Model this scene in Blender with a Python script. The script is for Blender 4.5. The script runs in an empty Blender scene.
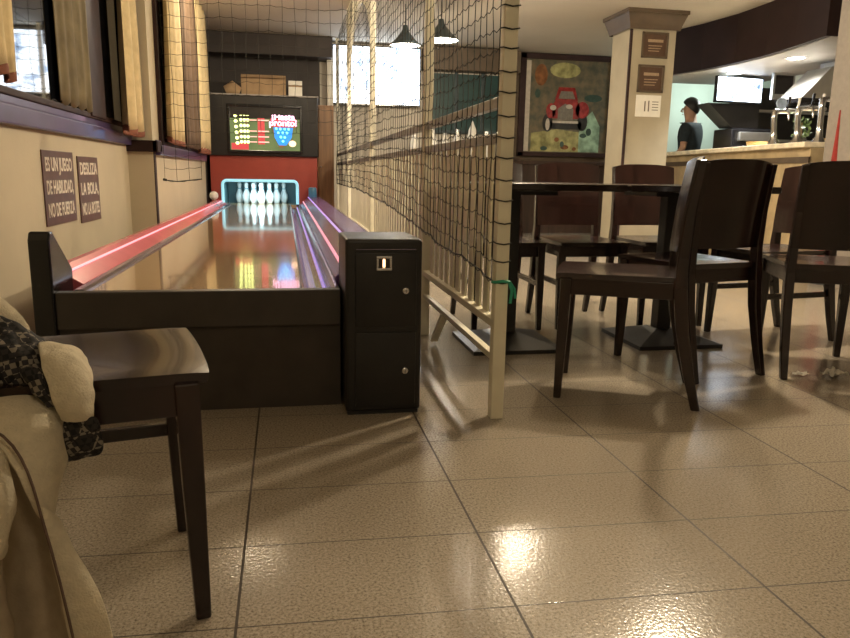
import bpy, bmesh, math, random
from mathutils import Vector, Matrix, noise
random.seed(7)
SC = bpy.context.scene
COL = SC.collection
PI = math.pi

# ------------------------------------------------------------------ camera
F_PX, CAM_H = 720.0, 0.78
def cam_axes():
    yaw, pitch, roll = math.radians(10.985), math.radians(11.351), math.radians(1.0)
    r = Vector((math.cos(yaw), -math.sin(yaw), 0))
    f = Vector((math.sin(yaw)*math.cos(pitch), math.cos(yaw)*math.cos(pitch), -math.sin(pitch)))
    d = f.cross(r)
    c, s = math.cos(roll), math.sin(roll)
    return c*r - s*d, s*r + c*d, f
R_, D_, F_ = cam_axes()
CAMP = Vector((0, 0, CAM_H))
def at(x, y, Y):
    d = (x-425)*R_ + (y-319)*D_ + F_PX*F_
    return CAMP + d*(Y/d.y)
cam = bpy.data.cameras.new('camera')
cam.sensor_width = 36; cam.lens = F_PX/850*36; cam.clip_start = 0.02
co = bpy.data.objects.new('camera', cam); COL.objects.link(co)
m = Matrix((R_, -D_, -F_)).transposed().to_4x4(); m.translation = CAMP
co.matrix_world = m
SC.camera = co

# ------------------------------------------------------------------ materials
MATS = {}
def mat(name, color, rough=0.5, metal=0.0, var=0.0, scale=20, bump=0.0, bscale=60, emit=None, estr=0.0, coat=0.0, stretch=(1,1,1), color2=None, spec=0.5, alpha=None):
    if name in MATS: return MATS[name]
    M = bpy.data.materials.new(name); M.use_nodes = True
    nt = M.node_tree; N = nt.nodes; L = nt.links
    b = N['Principled BSDF']
    b.inputs['Base Color'].default_value = (*color, 1)
    b.inputs['Roughness'].default_value = rough
    b.inputs['Metallic'].default_value = metal
    b.inputs['Coat Weight'].default_value = coat
    b.inputs['Coat Roughness'].default_value = 0.08
    b.inputs['Specular IOR Level'].default_value = spec
    tc = N.new('ShaderNodeTexCoord'); mp = N.new('ShaderNodeMapping')
    mp.inputs['Scale'].default_value = stretch
    L.new(tc.outputs['Object'], mp.inputs['Vector'])
    if var > 0 or color2:
        n = N.new('ShaderNodeTexNoise'); n.inputs['Scale'].default_value = scale; n.inputs['Detail'].default_value = 5
        L.new(mp.outputs[0], n.inputs['Vector'])
        r = N.new('ShaderNodeValToRGB')
        c2 = color2 or tuple(max(0, c*(1-var)) for c in color)
        c1 = color if color2 else tuple(min(1, c*(1+var)) for c in color)
        r.color_ramp.elements[0].position = 0.35; r.color_ramp.elements[0].color = (*c2, 1)
        r.color_ramp.elements[1].position = 0.65; r.color_ramp.elements[1].color = (*c1, 1)
        L.new(n.outputs['Fac'], r.inputs['Fac']); L.new(r.outputs['Color'], b.inputs['Base Color'])
    if bump > 0:
        n2 = N.new('ShaderNodeTexNoise'); n2.inputs['Scale'].default_value = bscale; n2.inputs['Detail'].default_value = 3
        L.new(mp.outputs[0], n2.inputs['Vector'])
        bp = N.new('ShaderNodeBump'); bp.inputs['Strength'].default_value = bump; bp.inputs['Distance'].default_value = 0.01
        L.new(n2.outputs['Fac'], bp.inputs['Height']); L.new(bp.outputs['Normal'], b.inputs['Normal'])
    if emit:
        b.inputs['Emission Color'].default_value = (*emit, 1); b.inputs['Emission Strength'].default_value = estr
    MATS[name] = M
    return M

def floor_material():
    M = bpy.data.materials.new('speckled_tile'); M.use_nodes = True
    nt = M.node_tree; N = nt.nodes; L = nt.links; b = N['Principled BSDF']
    tc = N.new('ShaderNodeTexCoord'); sp = N.new('ShaderNodeSeparateXYZ'); L.new(tc.outputs['Object'], sp.inputs[0])
    def math_(op, a, v=None, c=None):
        n = N.new('ShaderNodeMath'); n.operation = op
        for i, q in enumerate((a, v, c)):
            if q is None: continue
            if isinstance(q, (int, float)): n.inputs[i].default_value = q
            else: L.new(q, n.inputs[i])
        return n.outputs[0]
    # columns run along the lane, rows across it, laid a touch out of square
    u = math_('DIVIDE', math_('ADD', sp.outputs['X'], 0.100), 0.5035)
    yy = math_('ADD', math_('ADD', sp.outputs['Y'], math_('MULTIPLY', sp.outputs['X'], 0.034)), -1.4415+0.0)
    v = math_('DIVIDE', yy, 0.2815)
    def line(t, w):
        fr = math_('FRACT', math_('ADD', t, 100.0))
        dd = math_('MINIMUM', fr, math_('SUBTRACT', 1.0, fr))
        return math_('LESS_THAN', dd, w)
    gu = line(u, 0.0052); gv = line(v, 0.0055)
    g = math_('MAXIMUM', gu, gv)
    n1 = N.new('ShaderNodeTexNoise'); n1.inputs['Scale'].default_value = 170; n1.inputs['Detail'].default_value = 6; n1.inputs['Roughness'].default_value = 0.75
    L.new(tc.outputs['Object'], n1.inputs['Vector'])
    r1 = N.new('ShaderNodeValToRGB'); e = r1.color_ramp.elements
    e[0].position = 0.36; e[0].color = (0.14, 0.112, 0.084, 1); e[1].position = 0.60; e[1].color = (0.47, 0.415, 0.345, 1)
    e.new(0.47).color = (0.34, 0.29, 0.222, 1)
    L.new(n1.outputs['Fac'], r1.inputs['Fac'])
    n2 = N.new('ShaderNodeTexNoise'); n2.inputs['Scale'].default_value = 2.3; n2.inputs['Detail'].default_value = 3
    L.new(tc.outputs['Object'], n2.inputs['Vector'])
    mx0 = N.new('ShaderNodeMix'); mx0.data_type = 'RGBA'; mx0.blend_type = 'MULTIPLY'; mx0.inputs['Factor'].default_value = 0.35
    L.new(r1.outputs['Color'], mx0.inputs['A']); L.new(n2.outputs['Color'], mx0.inputs['B'])
    r2 = N.new('ShaderNodeValToRGB'); r2.color_ramp.elements[0].color = (0.72, 0.72, 0.72, 1); r2.color_ramp.elements[1].color = (1, 1, 1, 1)
    L.new(n2.outputs['Fac'], r2.inputs['Fac']); L.new(r2.outputs['Color'], mx0.inputs['B'])
    mx = N.new('ShaderNodeMix'); mx.data_type = 'RGBA'
    L.new(g, mx.inputs['Factor']); L.new(mx0.outputs['Result'], mx.inputs['A']); mx.inputs['B'].default_value = (0.035, 0.022, 0.012, 1)
    L.new(mx.outputs['Result'], b.inputs['Base Color'])
    rg = math_('ADD', math_('MULTIPLY', g, 0.45), 0.15)
    L.new(rg, b.inputs['Roughness'])
    n3 = N.new('ShaderNodeTexNoise'); n3.inputs['Scale'].default_value = 140; n3.inputs['Detail'].default_value = 2
    L.new(tc.outputs['Object'], n3.inputs['Vector'])
    h = math_('SUBTRACT', math_('MULTIPLY', n3.outputs['Fac'], 0.5), g)
    bp = N.new('ShaderNodeBump'); bp.inputs['Strength'].default_value = 0.15; bp.inputs['Distance'].default_value = 0.006
    L.new(h, bp.inputs['Height']); L.new(bp.outputs['Normal'], b.inputs['Normal'])
    b.inputs['Specular IOR Level'].default_value = 0.6
    return M

def wood_material(name, c1, c2, rough, coat=0.0, scale=3.0, stretch=(1, 14, 1), spec=0.5):
    M = bpy.data.materials.new(name); M.use_nodes = True
    nt = M.node_tree; N = nt.nodes; L = nt.links; b = N['Principled BSDF']
    tc = N.new('ShaderNodeTexCoord'); mp = N.new('ShaderNodeMapping'); mp.inputs['Scale'].default_value = stretch
    L.new(tc.outputs['Object'], mp.inputs['Vector'])
    n = N.new('ShaderNodeTexNoise'); n.inputs['Scale'].default_value = scale; n.inputs['Detail'].default_value = 8; n.inputs['Distortion'].default_value = 0.6
    L.new(mp.outputs[0], n.inputs['Vector'])
    r = N.new('ShaderNodeValToRGB'); r.color_ramp.elements[0].position = 0.3; r.color_ramp.elements[1].position = 0.72
    r.color_ramp.elements[0].color = (*c1, 1); r.color_ramp.elements[1].color = (*c2, 1)
    L.new(n.outputs['Fac'], r.inputs['Fac']); L.new(r.outputs['Color'], b.inputs['Base Color'])
    b.inputs['Roughness'].default_value = rough; b.inputs['Coat Weight'].default_value = coat; b.inputs['Coat Roughness'].default_value = 0.05
    b.inputs['Specular IOR Level'].default_value = spec
    MATS[name] = M
    return M

def check_material():      # woven check of the coat lining
    M = bpy.data.materials.new('check_weave'); M.use_nodes = True
    nt = M.node_tree; N = nt.nodes; L = nt.links; b = N['Principled BSDF']
    tc = N.new('ShaderNodeTexCoord'); mp = N.new('ShaderNodeMapping'); mp.inputs['Rotation'].default_value = (0.4, 0.25, 0.5)
    L.new(tc.outputs['Object'], mp.inputs['Vector'])
    ck = N.new('ShaderNodeTexChecker'); ck.inputs['Scale'].default_value = 120
    ck.inputs['Color1'].default_value = (0.020, 0.018, 0.022, 1); ck.inputs['Color2'].default_value = (0.20, 0.175, 0.135, 1)
    L.new(mp.outputs[0], ck.inputs['Vector'])
    ck2 = N.new('ShaderNodeTexChecker'); ck2.inputs['Scale'].default_value = 42
    ck2.inputs['Color1'].default_value = (1, 1, 1, 1); ck2.inputs['Color2'].default_value = (0.10, 0.10, 0.12, 1)
    L.new(mp.outputs[0], ck2.inputs['Vector'])
    mx = N.new('ShaderNodeMix'); mx.data_type = 'RGBA'; mx.blend_type = 'MULTIPLY'; mx.inputs['Factor'].default_value = 1
    L.new(ck.outputs['Color'], mx.inputs['A']); L.new(ck2.outputs['Color'], mx.inputs['B'])
    L.new(mx.outputs['Result'], b.inputs['Base Color']); b.inputs['Roughness'].default_value = 0.85
    return M

def tv_material(name, strength, scale, seed):
    M = bpy.data.materials.new(name); M.use_nodes = True
    nt = M.node_tree; N = nt.nodes; L = nt.links; b = N['Principled BSDF']
    tc = N.new('ShaderNodeTexCoord'); mp = N.new('ShaderNodeMapping'); mp.inputs['Location'].default_value = (seed, seed*2, 0)
    L.new(tc.outputs['Object'], mp.inputs['Vector'])
    n = N.new('ShaderNodeTexNoise'); n.inputs['Scale'].default_value = scale; n.inputs['Detail'].default_value = 5; n.inputs['Roughness'].default_value = 0.65
    L.new(mp.outputs[0], n.inputs['Vector'])
    r = N.new('ShaderNodeValToRGB'); e = r.color_ramp.elements
    e[0].position = 0.33; e[0].color = (0.05, 0.08, 0.14, 1); e[1].position = 0.50; e[1].color = (0.86, 0.93, 1.0, 1)
    e.new(0.41).color = (0.30, 0.42, 0.60, 1)
    L.new(n.outputs['Fac'], r.inputs['Fac'])
    b.inputs['Base Color'].default_value = (0.02, 0.02, 0.02, 1); b.inputs['Roughness'].default_value = 0.2
    L.new(r.outputs['Color'], b.inputs['Emission Color']); b.inputs['Emission Strength'].default_value = strength
    return M

W_CHAIR = wood_material('dark_wenge', (0.0095, 0.0042, 0.0036), (0.026, 0.0105, 0.0085), 0.24, coat=0.15, scale=4, stretch=(6, 6, 1))
W_TABLE = wood_material('dark_table_top', (0.008, 0.005, 0.004), (0.020, 0.011, 0.008), 0.2, coat=0.3)
W_LANE = wood_material('lane_maple', (0.40, 0.255, 0.12), (0.50, 0.33, 0.165), 0.13, coat=0.7, scale=2.0, stretch=(9, 0.5, 1))
W_BROWN = wood_material('brown_wood', (0.030, 0.016, 0.010), (0.060, 0.032, 0.020), 0.4, scale=3, stretch=(8, 8, 1))
W_OAK = wood_material('honey_wood', (0.18, 0.085, 0.03), (0.30, 0.15, 0.055), 0.4, scale=2.5, stretch=(10, 10, 0.8))
M_FLOOR = floor_material()
M_CHECK = check_material()
M_WALL = mat('cream_plaster', (0.50, 0.435, 0.305), 0.75, var=0.05, scale=3, bump=0.08, bscale=90)
M_CEIL = mat('ceiling_paint', (0.47, 0.42, 0.34), 0.8, var=0.03, scale=2)
M_DARKWALL = mat('dark_brown_wall', (0.030, 0.021, 0.017), 0.6, var=0.15, scale=4)
M_GREYWALL = mat('grey_cream_wall', (0.55, 0.50, 0.42), 0.75, var=0.05, scale=3)
M_GREEN = mat('pale_green_wall', (0.50, 0.60, 0.53), 0.7, var=0.04, scale=3)
M_SILL = mat('sill_violet_spill', (0.065, 0.043, 0.115), 0.3, var=0.15, scale=5, coat=0.2)  # violet light falling on the sill put into its base colour
M_FRAME = mat('dark_frame', (0.032, 0.016, 0.014), 0.6, var=0.2, scale=8, spec=0.2)
M_CURT = mat('mustard_curtain', (0.58, 0.46, 0.25), 0.9, var=0.10, scale=14, bump=0.15, bscale=220)
M_CURTD = mat('brown_curtain', (0.10, 0.062, 0.035), 0.9, var=0.15, scale=14, bump=0.15, bscale=220)
M_OLIVE = mat('dimmed_olive_curtain', (0.14, 0.11, 0.055), 0.9, var=0.2, scale=9, bump=0.15, bscale=220)  # dimness of the curtain at the glass put into a darker fabric colour
M_HEM = mat('rust_hem', (0.19, 0.065, 0.035), 0.85, var=0.15, scale=30)
M_CREAMP = mat('cream_paint', (0.78, 0.74, 0.58), 0.5, var=0.06, scale=9, bump=0.05, bscale=60)
M_RAILM = mat('grey_metal_rail', (0.36, 0.35, 0.33), 0.4, metal=0.3, var=0.15, scale=30)
M_NET = mat('black_net_cord', (0.022, 0.022, 0.018), 0.7, var=0.2, scale=60)
M_BLACK = mat('black_panel', (0.010, 0.009, 0.0085), 0.42, var=0.2, scale=12, bump=0.05, bscale=150)
M_BLACKG = mat('gloss_black', (0.010, 0.010, 0.012), 0.15, var=0.2, scale=5)
M_LANEF = mat('brown_black_laminate', (0.046, 0.039, 0.033), 0.45, var=0.15, scale=9, bump=0.05, bscale=120)
M_LANEK = mat('dark_plinth', (0.046, 0.036, 0.028), 0.6, var=0.15, scale=9)
M_RED = mat('red_cabinet', (0.27, 0.036, 0.022), 0.45, var=0.08, scale=6)
M_RAILRED = mat('red_rail', (0.74, 0.15, 0.19), 0.25, var=0.06, scale=6, coat=0.3)
M_RAILVIO = mat('rail_violet_reflection', (0.26, 0.13, 0.42), 0.22, metal=0.3, var=0.08, scale=6, coat=0.3)  # violet base colour stands in for screen reflections in the rail
M_CHROME = mat('chrome', (0.62, 0.62, 0.63), 0.16, metal=1.0, var=0.05, scale=20)
M_GUTTER = mat('gutter_metal', (0.26, 0.24, 0.34), 0.2, metal=0.9, var=0.08, scale=6)
M_PIN = mat('pin_white', (0.80, 0.84, 0.86), 0.3, var=0.02, scale=10)
M_PINBAND = mat('pin_band', (0.25, 0.45, 0.55), 0.4, var=0.05, scale=10)
M_TRIM = mat('trim_blacklight_glow', (0.35, 0.6, 0.68), 0.4, var=0.04, scale=10, emit=(0.22, 0.62, 0.78), estr=0.55)  # white trim; the black light on it put in as cyan colour and glow
M_TEAL = mat('teal_lining', (0.03, 0.09, 0.11), 0.5, var=0.1, scale=10)
M_COAT = mat('cream_wool', (0.60, 0.53, 0.39), 0.95, var=0.06, scale=60, bump=0.35, bscale=260, spec=0.1)
M_COATIN = mat('beige_lining', (0.36, 0.29, 0.20), 0.85, var=0.08, scale=40, bump=0.12, bscale=240)
M_PIPING = mat('dark_piping', (0.12, 0.075, 0.055), 0.8, var=0.1, scale=60)
M_WHITEP = mat('white_paper', (0.75, 0.72, 0.65), 0.8, var=0.03, scale=20)
M_SIGN = mat('brown_sign', (0.115, 0.060, 0.048), 0.35, var=0.12, scale=14)
M_LETTER = mat('sign_letters', (0.72, 0.65, 0.55), 0.6, var=0.03, scale=40)
M_CARD = mat('cardboard', (0.33, 0.22, 0.12), 0.85, var=0.12, scale=9)
M_STEEL = mat('steel', (0.55, 0.56, 0.56), 0.3, metal=0.9, var=0.05, scale=14)
M_LIGHTW = mat('lamp_glow', (0.9, 0.9, 0.85), 0.5, emit=(1.0, 0.93, 0.78), estr=9.0, var=0.01)
M_DOWN = mat('downlight_glow', (0.9, 0.9, 0.85), 0.5, emit=(1.0, 0.95, 0.85), estr=12.0, var=0.01)
M_PINKL = mat('pink_led', (0.9, 0.3, 0.4), 0.4, emit=(1.0, 0.45, 0.58), estr=0.45, var=0.01)
M_VIOL = mat('violet_led', (0.5, 0.3, 0.9), 0.4, emit=(0.50, 0.38, 0.95), estr=0.38, var=0.01)
M_TUBE = mat('cold_tube', (0.8, 0.9, 0.95), 0.4, emit=(0.62, 0.90, 1.0), estr=14.0, var=0.01)
M_TAN = mat('tan_stone', (0.80, 0.71, 0.54), 0.35, var=0.2, scale=9)
M_TANF = mat('tan_bar_front', (0.42, 0.32, 0.18), 0.6, var=0.15, scale=7)
M_LEAF = mat('leaf_green', (0.10, 0.16, 0.05), 0.6, var=0.3, scale=30)
M_SKIN = mat('skin', (0.45, 0.26, 0.17), 0.55, var=0.05, scale=20)
M_HAIR = mat('black_hair', (0.012, 0.010, 0.009), 0.5, var=0.2, scale=60)
M_SHIRT = mat('dark_shirt', (0.016, 0.024, 0.030), 0.85, var=0.2, scale=30)
M_BLUE = mat('blue_plastic', (0.06, 0.20, 0.34), 0.35, var=0.08, scale=12)
M_WHITE = mat('white_plastic', (0.78, 0.76, 0.70), 0.35, var=0.03, scale=12)
M_REDC = mat('red_cloth', (0.26, 0.022, 0.017), 0.85, var=0.12, scale=30, bump=0.1, bscale=200)
M_GREENR = mat('green_ribbon', (0.03, 0.33, 0.20), 0.6, var=0.1, scale=40)
M_SHADE = mat('lamp_shade_dark', (0.035, 0.05, 0.055), 0.4, metal=0.4, var=0.1, scale=20)
M_PILLAR = mat('taupe_paint', (0.36, 0.31, 0.215), 0.65, var=0.05, scale=5)
M_CORN = mat('brown_cornice', (0.085, 0.058, 0.034), 0.5, var=0.15, scale=8)
M_SOFF = mat('soffit_wine_brown', (0.018, 0.0085, 0.008), 0.6, var=0.15, scale=5, spec=0.25)
M_UNDER = mat('soffit_underside', (0.30, 0.28, 0.26), 0.5, var=0.06, scale=5)
M_GLASSD = mat('night_glass', (0.004, 0.005, 0.007), 0.03, spec=1.0, var=0.05, scale=2)
M_BOARDG = mat('dark_green_board', (0.012, 0.045, 0.045), 0.3, var=0.15, scale=4)
M_YELC = mat('straw_tray', (0.55, 0.38, 0.15), 0.7, var=0.15, scale=50)
M_GREYW = mat('light_grey_paint', (0.235, 0.205, 0.175), 0.7, var=0.05, scale=30, bump=0.1, bscale=60)
M_TV = tv_material('screen_tv', 4.5, 5.0, 0.3)
M_TVB = tv_material('screen_bar', 4.0, 8.0, 1.7)
M_RUB = mat('rubber_black', (0.02, 0.02, 0.02), 0.7, var=0.1, scale=30)

# ------------------------------------------------------------------ mesh builder
class MB:
    def __init__(s): s.bm = bmesh.new(); s.smooth = False
    def verts(s, pts): return [s.bm.verts.new(p) for p in pts]
    def face(s, vs):
        try: return s.bm.faces.new(vs)
        except ValueError: return None
    def box(s, x0, x1, y0, y1, z0, z1, bev=0.0, seg=2, M=None):
        t = bmesh.new()
        bmesh.ops.create_cube(t, size=1)
        for v in t.verts:
            v.co = Vector(((x0+x1)/2+v.co.x*(x1-x0), (y0+y1)/2+v.co.y*(y1-y0), (z0+z1)/2+v.co.z*(z1-z0)))
        if bev > 0:
            bmesh.ops.bevel(t, geom=t.edges[:], offset=bev, segments=seg, profile=0.6, affect='EDGES')
        return s.absorb(t, M)
    def absorb(s, t, M=None):
        if M is not None: bmesh.ops.transform(t, matrix=M, verts=t.verts[:])
        me = bpy.data.meshes.new('tmp'); t.to_mesh(me); t.free(); s.bm.from_mesh(me); bpy.data.meshes.remove(me)
        return s
    def ring(s, c, u, v, ru, rv, n):
        return s.verts([c + u*(ru*math.cos(2*PI*i/n)) + v*(rv*math.sin(2*PI*i/n)) for i in range(n)])
    def tube(s, pts, rad, n=10, flat=1.0, up=None, caps=True):
        pts = [Vector(p) for p in pts]
        if not hasattr(rad, '__len__'): rad = [rad]*len(pts)
        rings = []; prev = None
        for i, p in enumerate(pts):
            d = (pts[min(i+1, len(pts)-1)] - pts[max(i-1, 0)]).normalized()
            if prev is None:
                a = Vector(up) if up else (Vector((0, 0, 1)) if abs(d.z) < 0.9 else Vector((1, 0, 0)))
            else: a = prev
            u = (a - d*a.dot(d)).normalized(); prev = u; v = d.cross(u)
            rings.append(s.ring(p, u, v, rad[i], rad[i]*flat, n))
        for a, b in zip(rings, rings[1:]):
            for i in range(n): s.face([a[i], a[(i+1) % n], b[(i+1) % n], b[i]])
        if caps: s.face(rings[0][::-1]); s.face(rings[-1])
        return s
    def sqtube(s, pts, wx, wy, axes=None):
        """rectangular section along pts; wx, wy per point (local x/y widths)"""
        rs = []
        for i, p in enumerate(pts):
            a = wx[i]/2; b = wy[i]/2; p = Vector(p)
            rs.append(s.verts([p+Vector((sx*a, sy*b, 0)) for sx, sy in ((-1,-1),(1,-1),(1,1),(-1,1))]))
        for a, b in zip(rs, rs[1:]):
            for i in range(4): s.face([a[i], a[(i+1) % 4], b[(i+1) % 4], b[i]])
        s.face(rs[0][::-1]); s.face(rs[-1]); return s
    def lathe(s, prof, c=(0,0,0), n=20, M=None, cap0=True, cap1=True):
        c = Vector(c); rings = []
        T = M or Matrix.Identity(4)
        for r, z in prof:
            rings.append(s.verts([T @ (c+Vector((max(r, 1e-4)*math.cos(2*PI*i/n), max(r, 1e-4)*math.sin(2*PI*i/n), z))) for i in range(n)]))
        for a, b in zip(rings, rings[1:]):
            for i in range(n): s.face([a[i], a[(i+1) % n], b[(i+1) % n], b[i]])
        if cap0: s.face(rings[0][::-1])
        if cap1: s.face(rings[-1])
        return s
    def prism(s, poly, vec):
        a = s.verts([Vector(p) for p in poly]); b = s.verts([Vector(p)+Vector(vec) for p in poly]); n = len(a)
        s.face(a[::-1]); s.face(b)
        for i in range(n): s.face([a[i], a[(i+1) % n], b[(i+1) % n], b[i]])
        return s
    def grid(s, rows, close=False):
        vs = [s.verts(r) for r in rows]
        for a, b in zip(vs, vs[1:]):
            n = len(a)
            for i in range(n if close else n-1): s.face([a[i], a[(i+1) % n], b[(i+1) % n], b[i]])
        return s
    def cord(s, p, q, r, n=4):
        p = Vector(p); q = Vector(q); d = (q-p)
        if d.length < 1e-6: return
        d.normalize(); a = Vector((0, 0, 1)) if abs(d.z) < 0.9 else Vector((1, 0, 0))
        u = (a-d*a.dot(d)).normalized(); v = d.cross(u)
        A = s.ring(p, u, v, r, r, n); B = s.ring(q, u, v, r, r, n)
        for i in range(n): s.face([A[i], A[(i+1) % n], B[(i+1) % n], B[i]])
    def build(s, name, material, parent=None, smooth=None, loc=None):
        bm = s.bm
        bmesh.ops.recalc_face_normals(bm, faces=bm.faces[:])
        me = bpy.data.meshes.new(name); bm.to_mesh(me); bm.free()
        for p in me.polygons: p.use_smooth = False
        o = bpy.data.objects.new(name, me); COL.objects.link(o)
        me.materials.append(material)
        if smooth:
            for p in me.polygons: p.use_smooth = True
            try: me.set_sharp_from_angle(angle=math.radians(smooth))
            except Exception: pass
        if parent: o.parent = parent
        if loc: o.location = loc
        return o

def tag(o, label, cat, group=None, kind=None):
    o['label'] = label; o['category'] = cat
    if group: o['group'] = group
    if kind: o['kind'] = kind
    return o
def empty(name, loc, label=None, cat=None, group=None, rz=0):
    o = bpy.data.objects.new(name, None); COL.objects.link(o); o.location = loc; o.rotation_euler.z = rz
    o.empty_display_size = 0.1
    if label: tag(o, label, cat, group)
    return o
def structure(o): o['kind'] = 'structure'; return o
def copy_tree(o, parent=None):
    c = o.copy(); COL.objects.link(c)
    if parent: c.parent = parent
    for ch in list(o.children): copy_tree(ch, c)
    return c
def mod_smooth(o, levels=2, thick=None, offset=0):
    if thick:
        md = o.modifiers.new('solid', 'SOLIDIFY'); md.thickness = thick; md.offset = offset
    if levels:
        sd = o.modifiers.new('sub', 'SUBSURF'); sd.levels = levels; sd.render_levels = levels
    for p in o.data.polygons: p.use_smooth = True
    return o
def bevel_mod(o, w, seg=2, ang=35):
    b = o.modifiers.new('bevel', 'BEVEL'); b.width = w; b.segments = seg; b.limit_method = 'ANGLE'; b.angle_limit = math.radians(ang); return o
def text_part(name, body, size, M, material, parent, xscale=1.0, ext=0.0008, bold=0.0, align='CENTER'):
    cu = bpy.data.curves.new('t', 'FONT'); cu.body = body; cu.size = size; cu.extrude = ext; cu.offset = bold
    cu.align_x = align; cu.align_y = 'CENTER'
    o = bpy.data.objects.new('t', cu); COL.objects.link(o)
    dg = bpy.context.evaluated_depsgraph_get()
    me = bpy.data.meshes.new_from_object(o.evaluated_get(dg)); bpy.data.objects.remove(o); bpy.data.curves.remove(cu)
    me.transform(M @ Matrix.Diagonal((xscale, 1, 1, 1)))
    me.materials.clear(); me.materials.append(material)
    ob = bpy.data.objects.new(name, me); COL.objects.link(ob)
    if parent: ob.parent = parent
    return ob
def facing_cam(x, y, z):   # text plane facing -Y
    return Matrix.Translation((x, y, z)) @ Matrix.Rotation(PI/2, 4, 'X')
def facing_px(x, y, z):    # text plane facing +X
    return Matrix.Translation((x, y, z)) @ Matrix.Rotation(PI/2, 4, 'Z') @ Matrix.Rotation(PI/2, 4, 'X')

# ------------------------------------------------------------------ room shell
XW, XW2, YB, ZC = -1.05, -0.885, 9.7, 2.40
Y_STEP = 5.32
b = MB(); b.box(-1.25, 7.2, -2.2, 9.9, -0.12, 0); structure(b.build('floor', M_FLOOR))
b = MB(); b.box(-1.25, 7.2, -2.2, 9.9, ZC, ZC+0.12); structure(b.build('ceiling', M_CEIL))
# left wall: below the sill, with the second stretch standing forward
b = MB(); b.box(XW-0.12, XW, -2.2, Y_STEP, 0, 0.95); b.box(XW-0.12, XW, -2.2, 2.3, 0.95, ZC); b.box(XW-0.12, XW, 2.3, Y_STEP, 2.30, ZC)
b.box(XW-0.12, XW2, Y_STEP, 8.66, 0, 0.90)
b.box(XW-0.12, XW2, Y_STEP, 5.62, 0.90, ZC); b.box(XW-0.12, XW2, 5.62, 8.4, 2.30, ZC); b.box(XW-0.12, XW2, 8.4, 8.66, 0.90, ZC)
structure(b.build('wall_left', M_WALL))
b = MB(); b.box(XW2-0.004, XW2+0.006, 5.325, 5.40, 0.02, 0.90); structure(b.build('trim_1', M_FRAME))
b = MB(); b.box(-1.25, XW2, 8.66, YB, 0, ZC); structure(b.build('wall_corner', M_DARKWALL))
# back wall, in stretches
b = MB(); b.box(-0.885, 0.46, YB, YB+0.15, 0, ZC); structure(b.build('wall_back_dark', M_DARKWALL))
b = MB(); b.box(0.46, 3.05, YB, YB+0.15, 0, ZC); structure(b.build('wall_back', M_GREYWALL))
b = MB(); b.box(3.05, 4.62, YB, YB+0.15, 0.98, ZC); structure(b.build('wall_back_right', M_CORN))
b = MB(); b.box(3.05, 4.62, YB-0.02, YB+0.15, 0, 0.98); b.box(3.05, 4.62, YB-0.05, YB, 0.94, 0.99, 0.006); structure(b.build('baseboard_back', W_BROWN))
b = MB(); b.box(4.62, 7.2, YB, YB+0.15, 0, ZC); structure(b.build('wall_bar', M_GREEN))
b = MB(); b.box(7.05, 7.2, -2.2, YB, 0, ZC); structure(b.build('wall_right', M_GREYWALL))
b = MB(); b.box(-1.25, 7.2, -2.3, -2.2, 0, ZC); structure(b.build('wall_front', M_GREYWALL))
# dark beams under the ceiling at the back
b = MB(); b.box(-0.885, 0.60, 9.3, YB, 2.16, ZC, 0.01); structure(b.build('beam_dark', M_DARKWALL))
b = MB(); b.box(1.78, 3.05, 9.45, YB, 2.10, 2.38, 0.01); structure(b.build('beam_brown', M_CORN))
# near left window
def window(name, x, y0, y1, z0, z1, mull, sill_z, sill_out):
    r = structure(empty(name, (x, (y0+y1)/2, z0)))
    def loc(mb, nm, mt):
        o = mb.build(nm, mt, r); o.matrix_parent_inverse = Matrix.Translation((-x, -(y0+y1)/2, -z0)); return o
    g = MB(); g.box(x+0.006, x+0.016, y0, y1, z0, z1); loc(g, 'glass_pane', M_GLASSD)
    f = MB()
    f.box(x-0.08, x+0.03, y0-0.03, y0+0.05, z0, z1, 0.006); f.box(x-0.08, x+0.03, y1-0.05, y1+0.03, z0, z1, 0.006)
    f.box(x-0.08, x+0.02, y0, y1, z1-0.06, z1+0.02, 0.006); f.box(x-0.08, x+0.025, y0, y1, z0-0.01, z0+0.02, 0.006)
    for yy in mull: f.box(x-0.09, x+0.035, yy-0.16, yy+0.16, z0, z1, 0.008)
    loc(f, 'window_frame', M_FRAME)
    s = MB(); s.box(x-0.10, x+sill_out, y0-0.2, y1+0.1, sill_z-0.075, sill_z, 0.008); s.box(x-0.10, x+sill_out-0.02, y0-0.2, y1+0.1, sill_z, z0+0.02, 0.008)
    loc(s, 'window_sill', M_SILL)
    return r
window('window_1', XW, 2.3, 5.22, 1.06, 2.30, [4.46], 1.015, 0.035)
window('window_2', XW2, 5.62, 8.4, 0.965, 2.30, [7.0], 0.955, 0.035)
# sill lip continuing round the step
b = MB(); b.box(XW-0.02, XW2+0.035, Y_STEP-0.035, Y_STEP, 0.90, 0.975, 0.006); b.box(XW2-0.0, XW2+0.035, Y_STEP-0.035, 5.5, 0.90, 0.975, 0.006); structure(b.build('trim_2', M_FRAME))
# dark glazed board at the far wall
r = structure(empty('window_3', (2.4, YB, 1.0)))
b = MB(); b.box(1.92, 2.95, 9.66, 9.69, 1.36, 2.08); o = b.build('glass_pane', M_BOARDG, r); o.matrix_parent_inverse = Matrix.Translation((-2.4, -YB, -1.0))
b = MB()
for x in (1.90, 2.24, 2.60, 2.95): b.box(x-0.02, x+0.02, 9.64, YB, 1.34, 2.10, 0.004)
b.box(1.88, 2.97, 9.64, YB, 1.32, 1.36, 0.004)
o = b.build('window_frame', M_SHADE, r); o.matrix_parent_inverse = Matrix.Translation((-2.4, -YB, -1.0))

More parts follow.
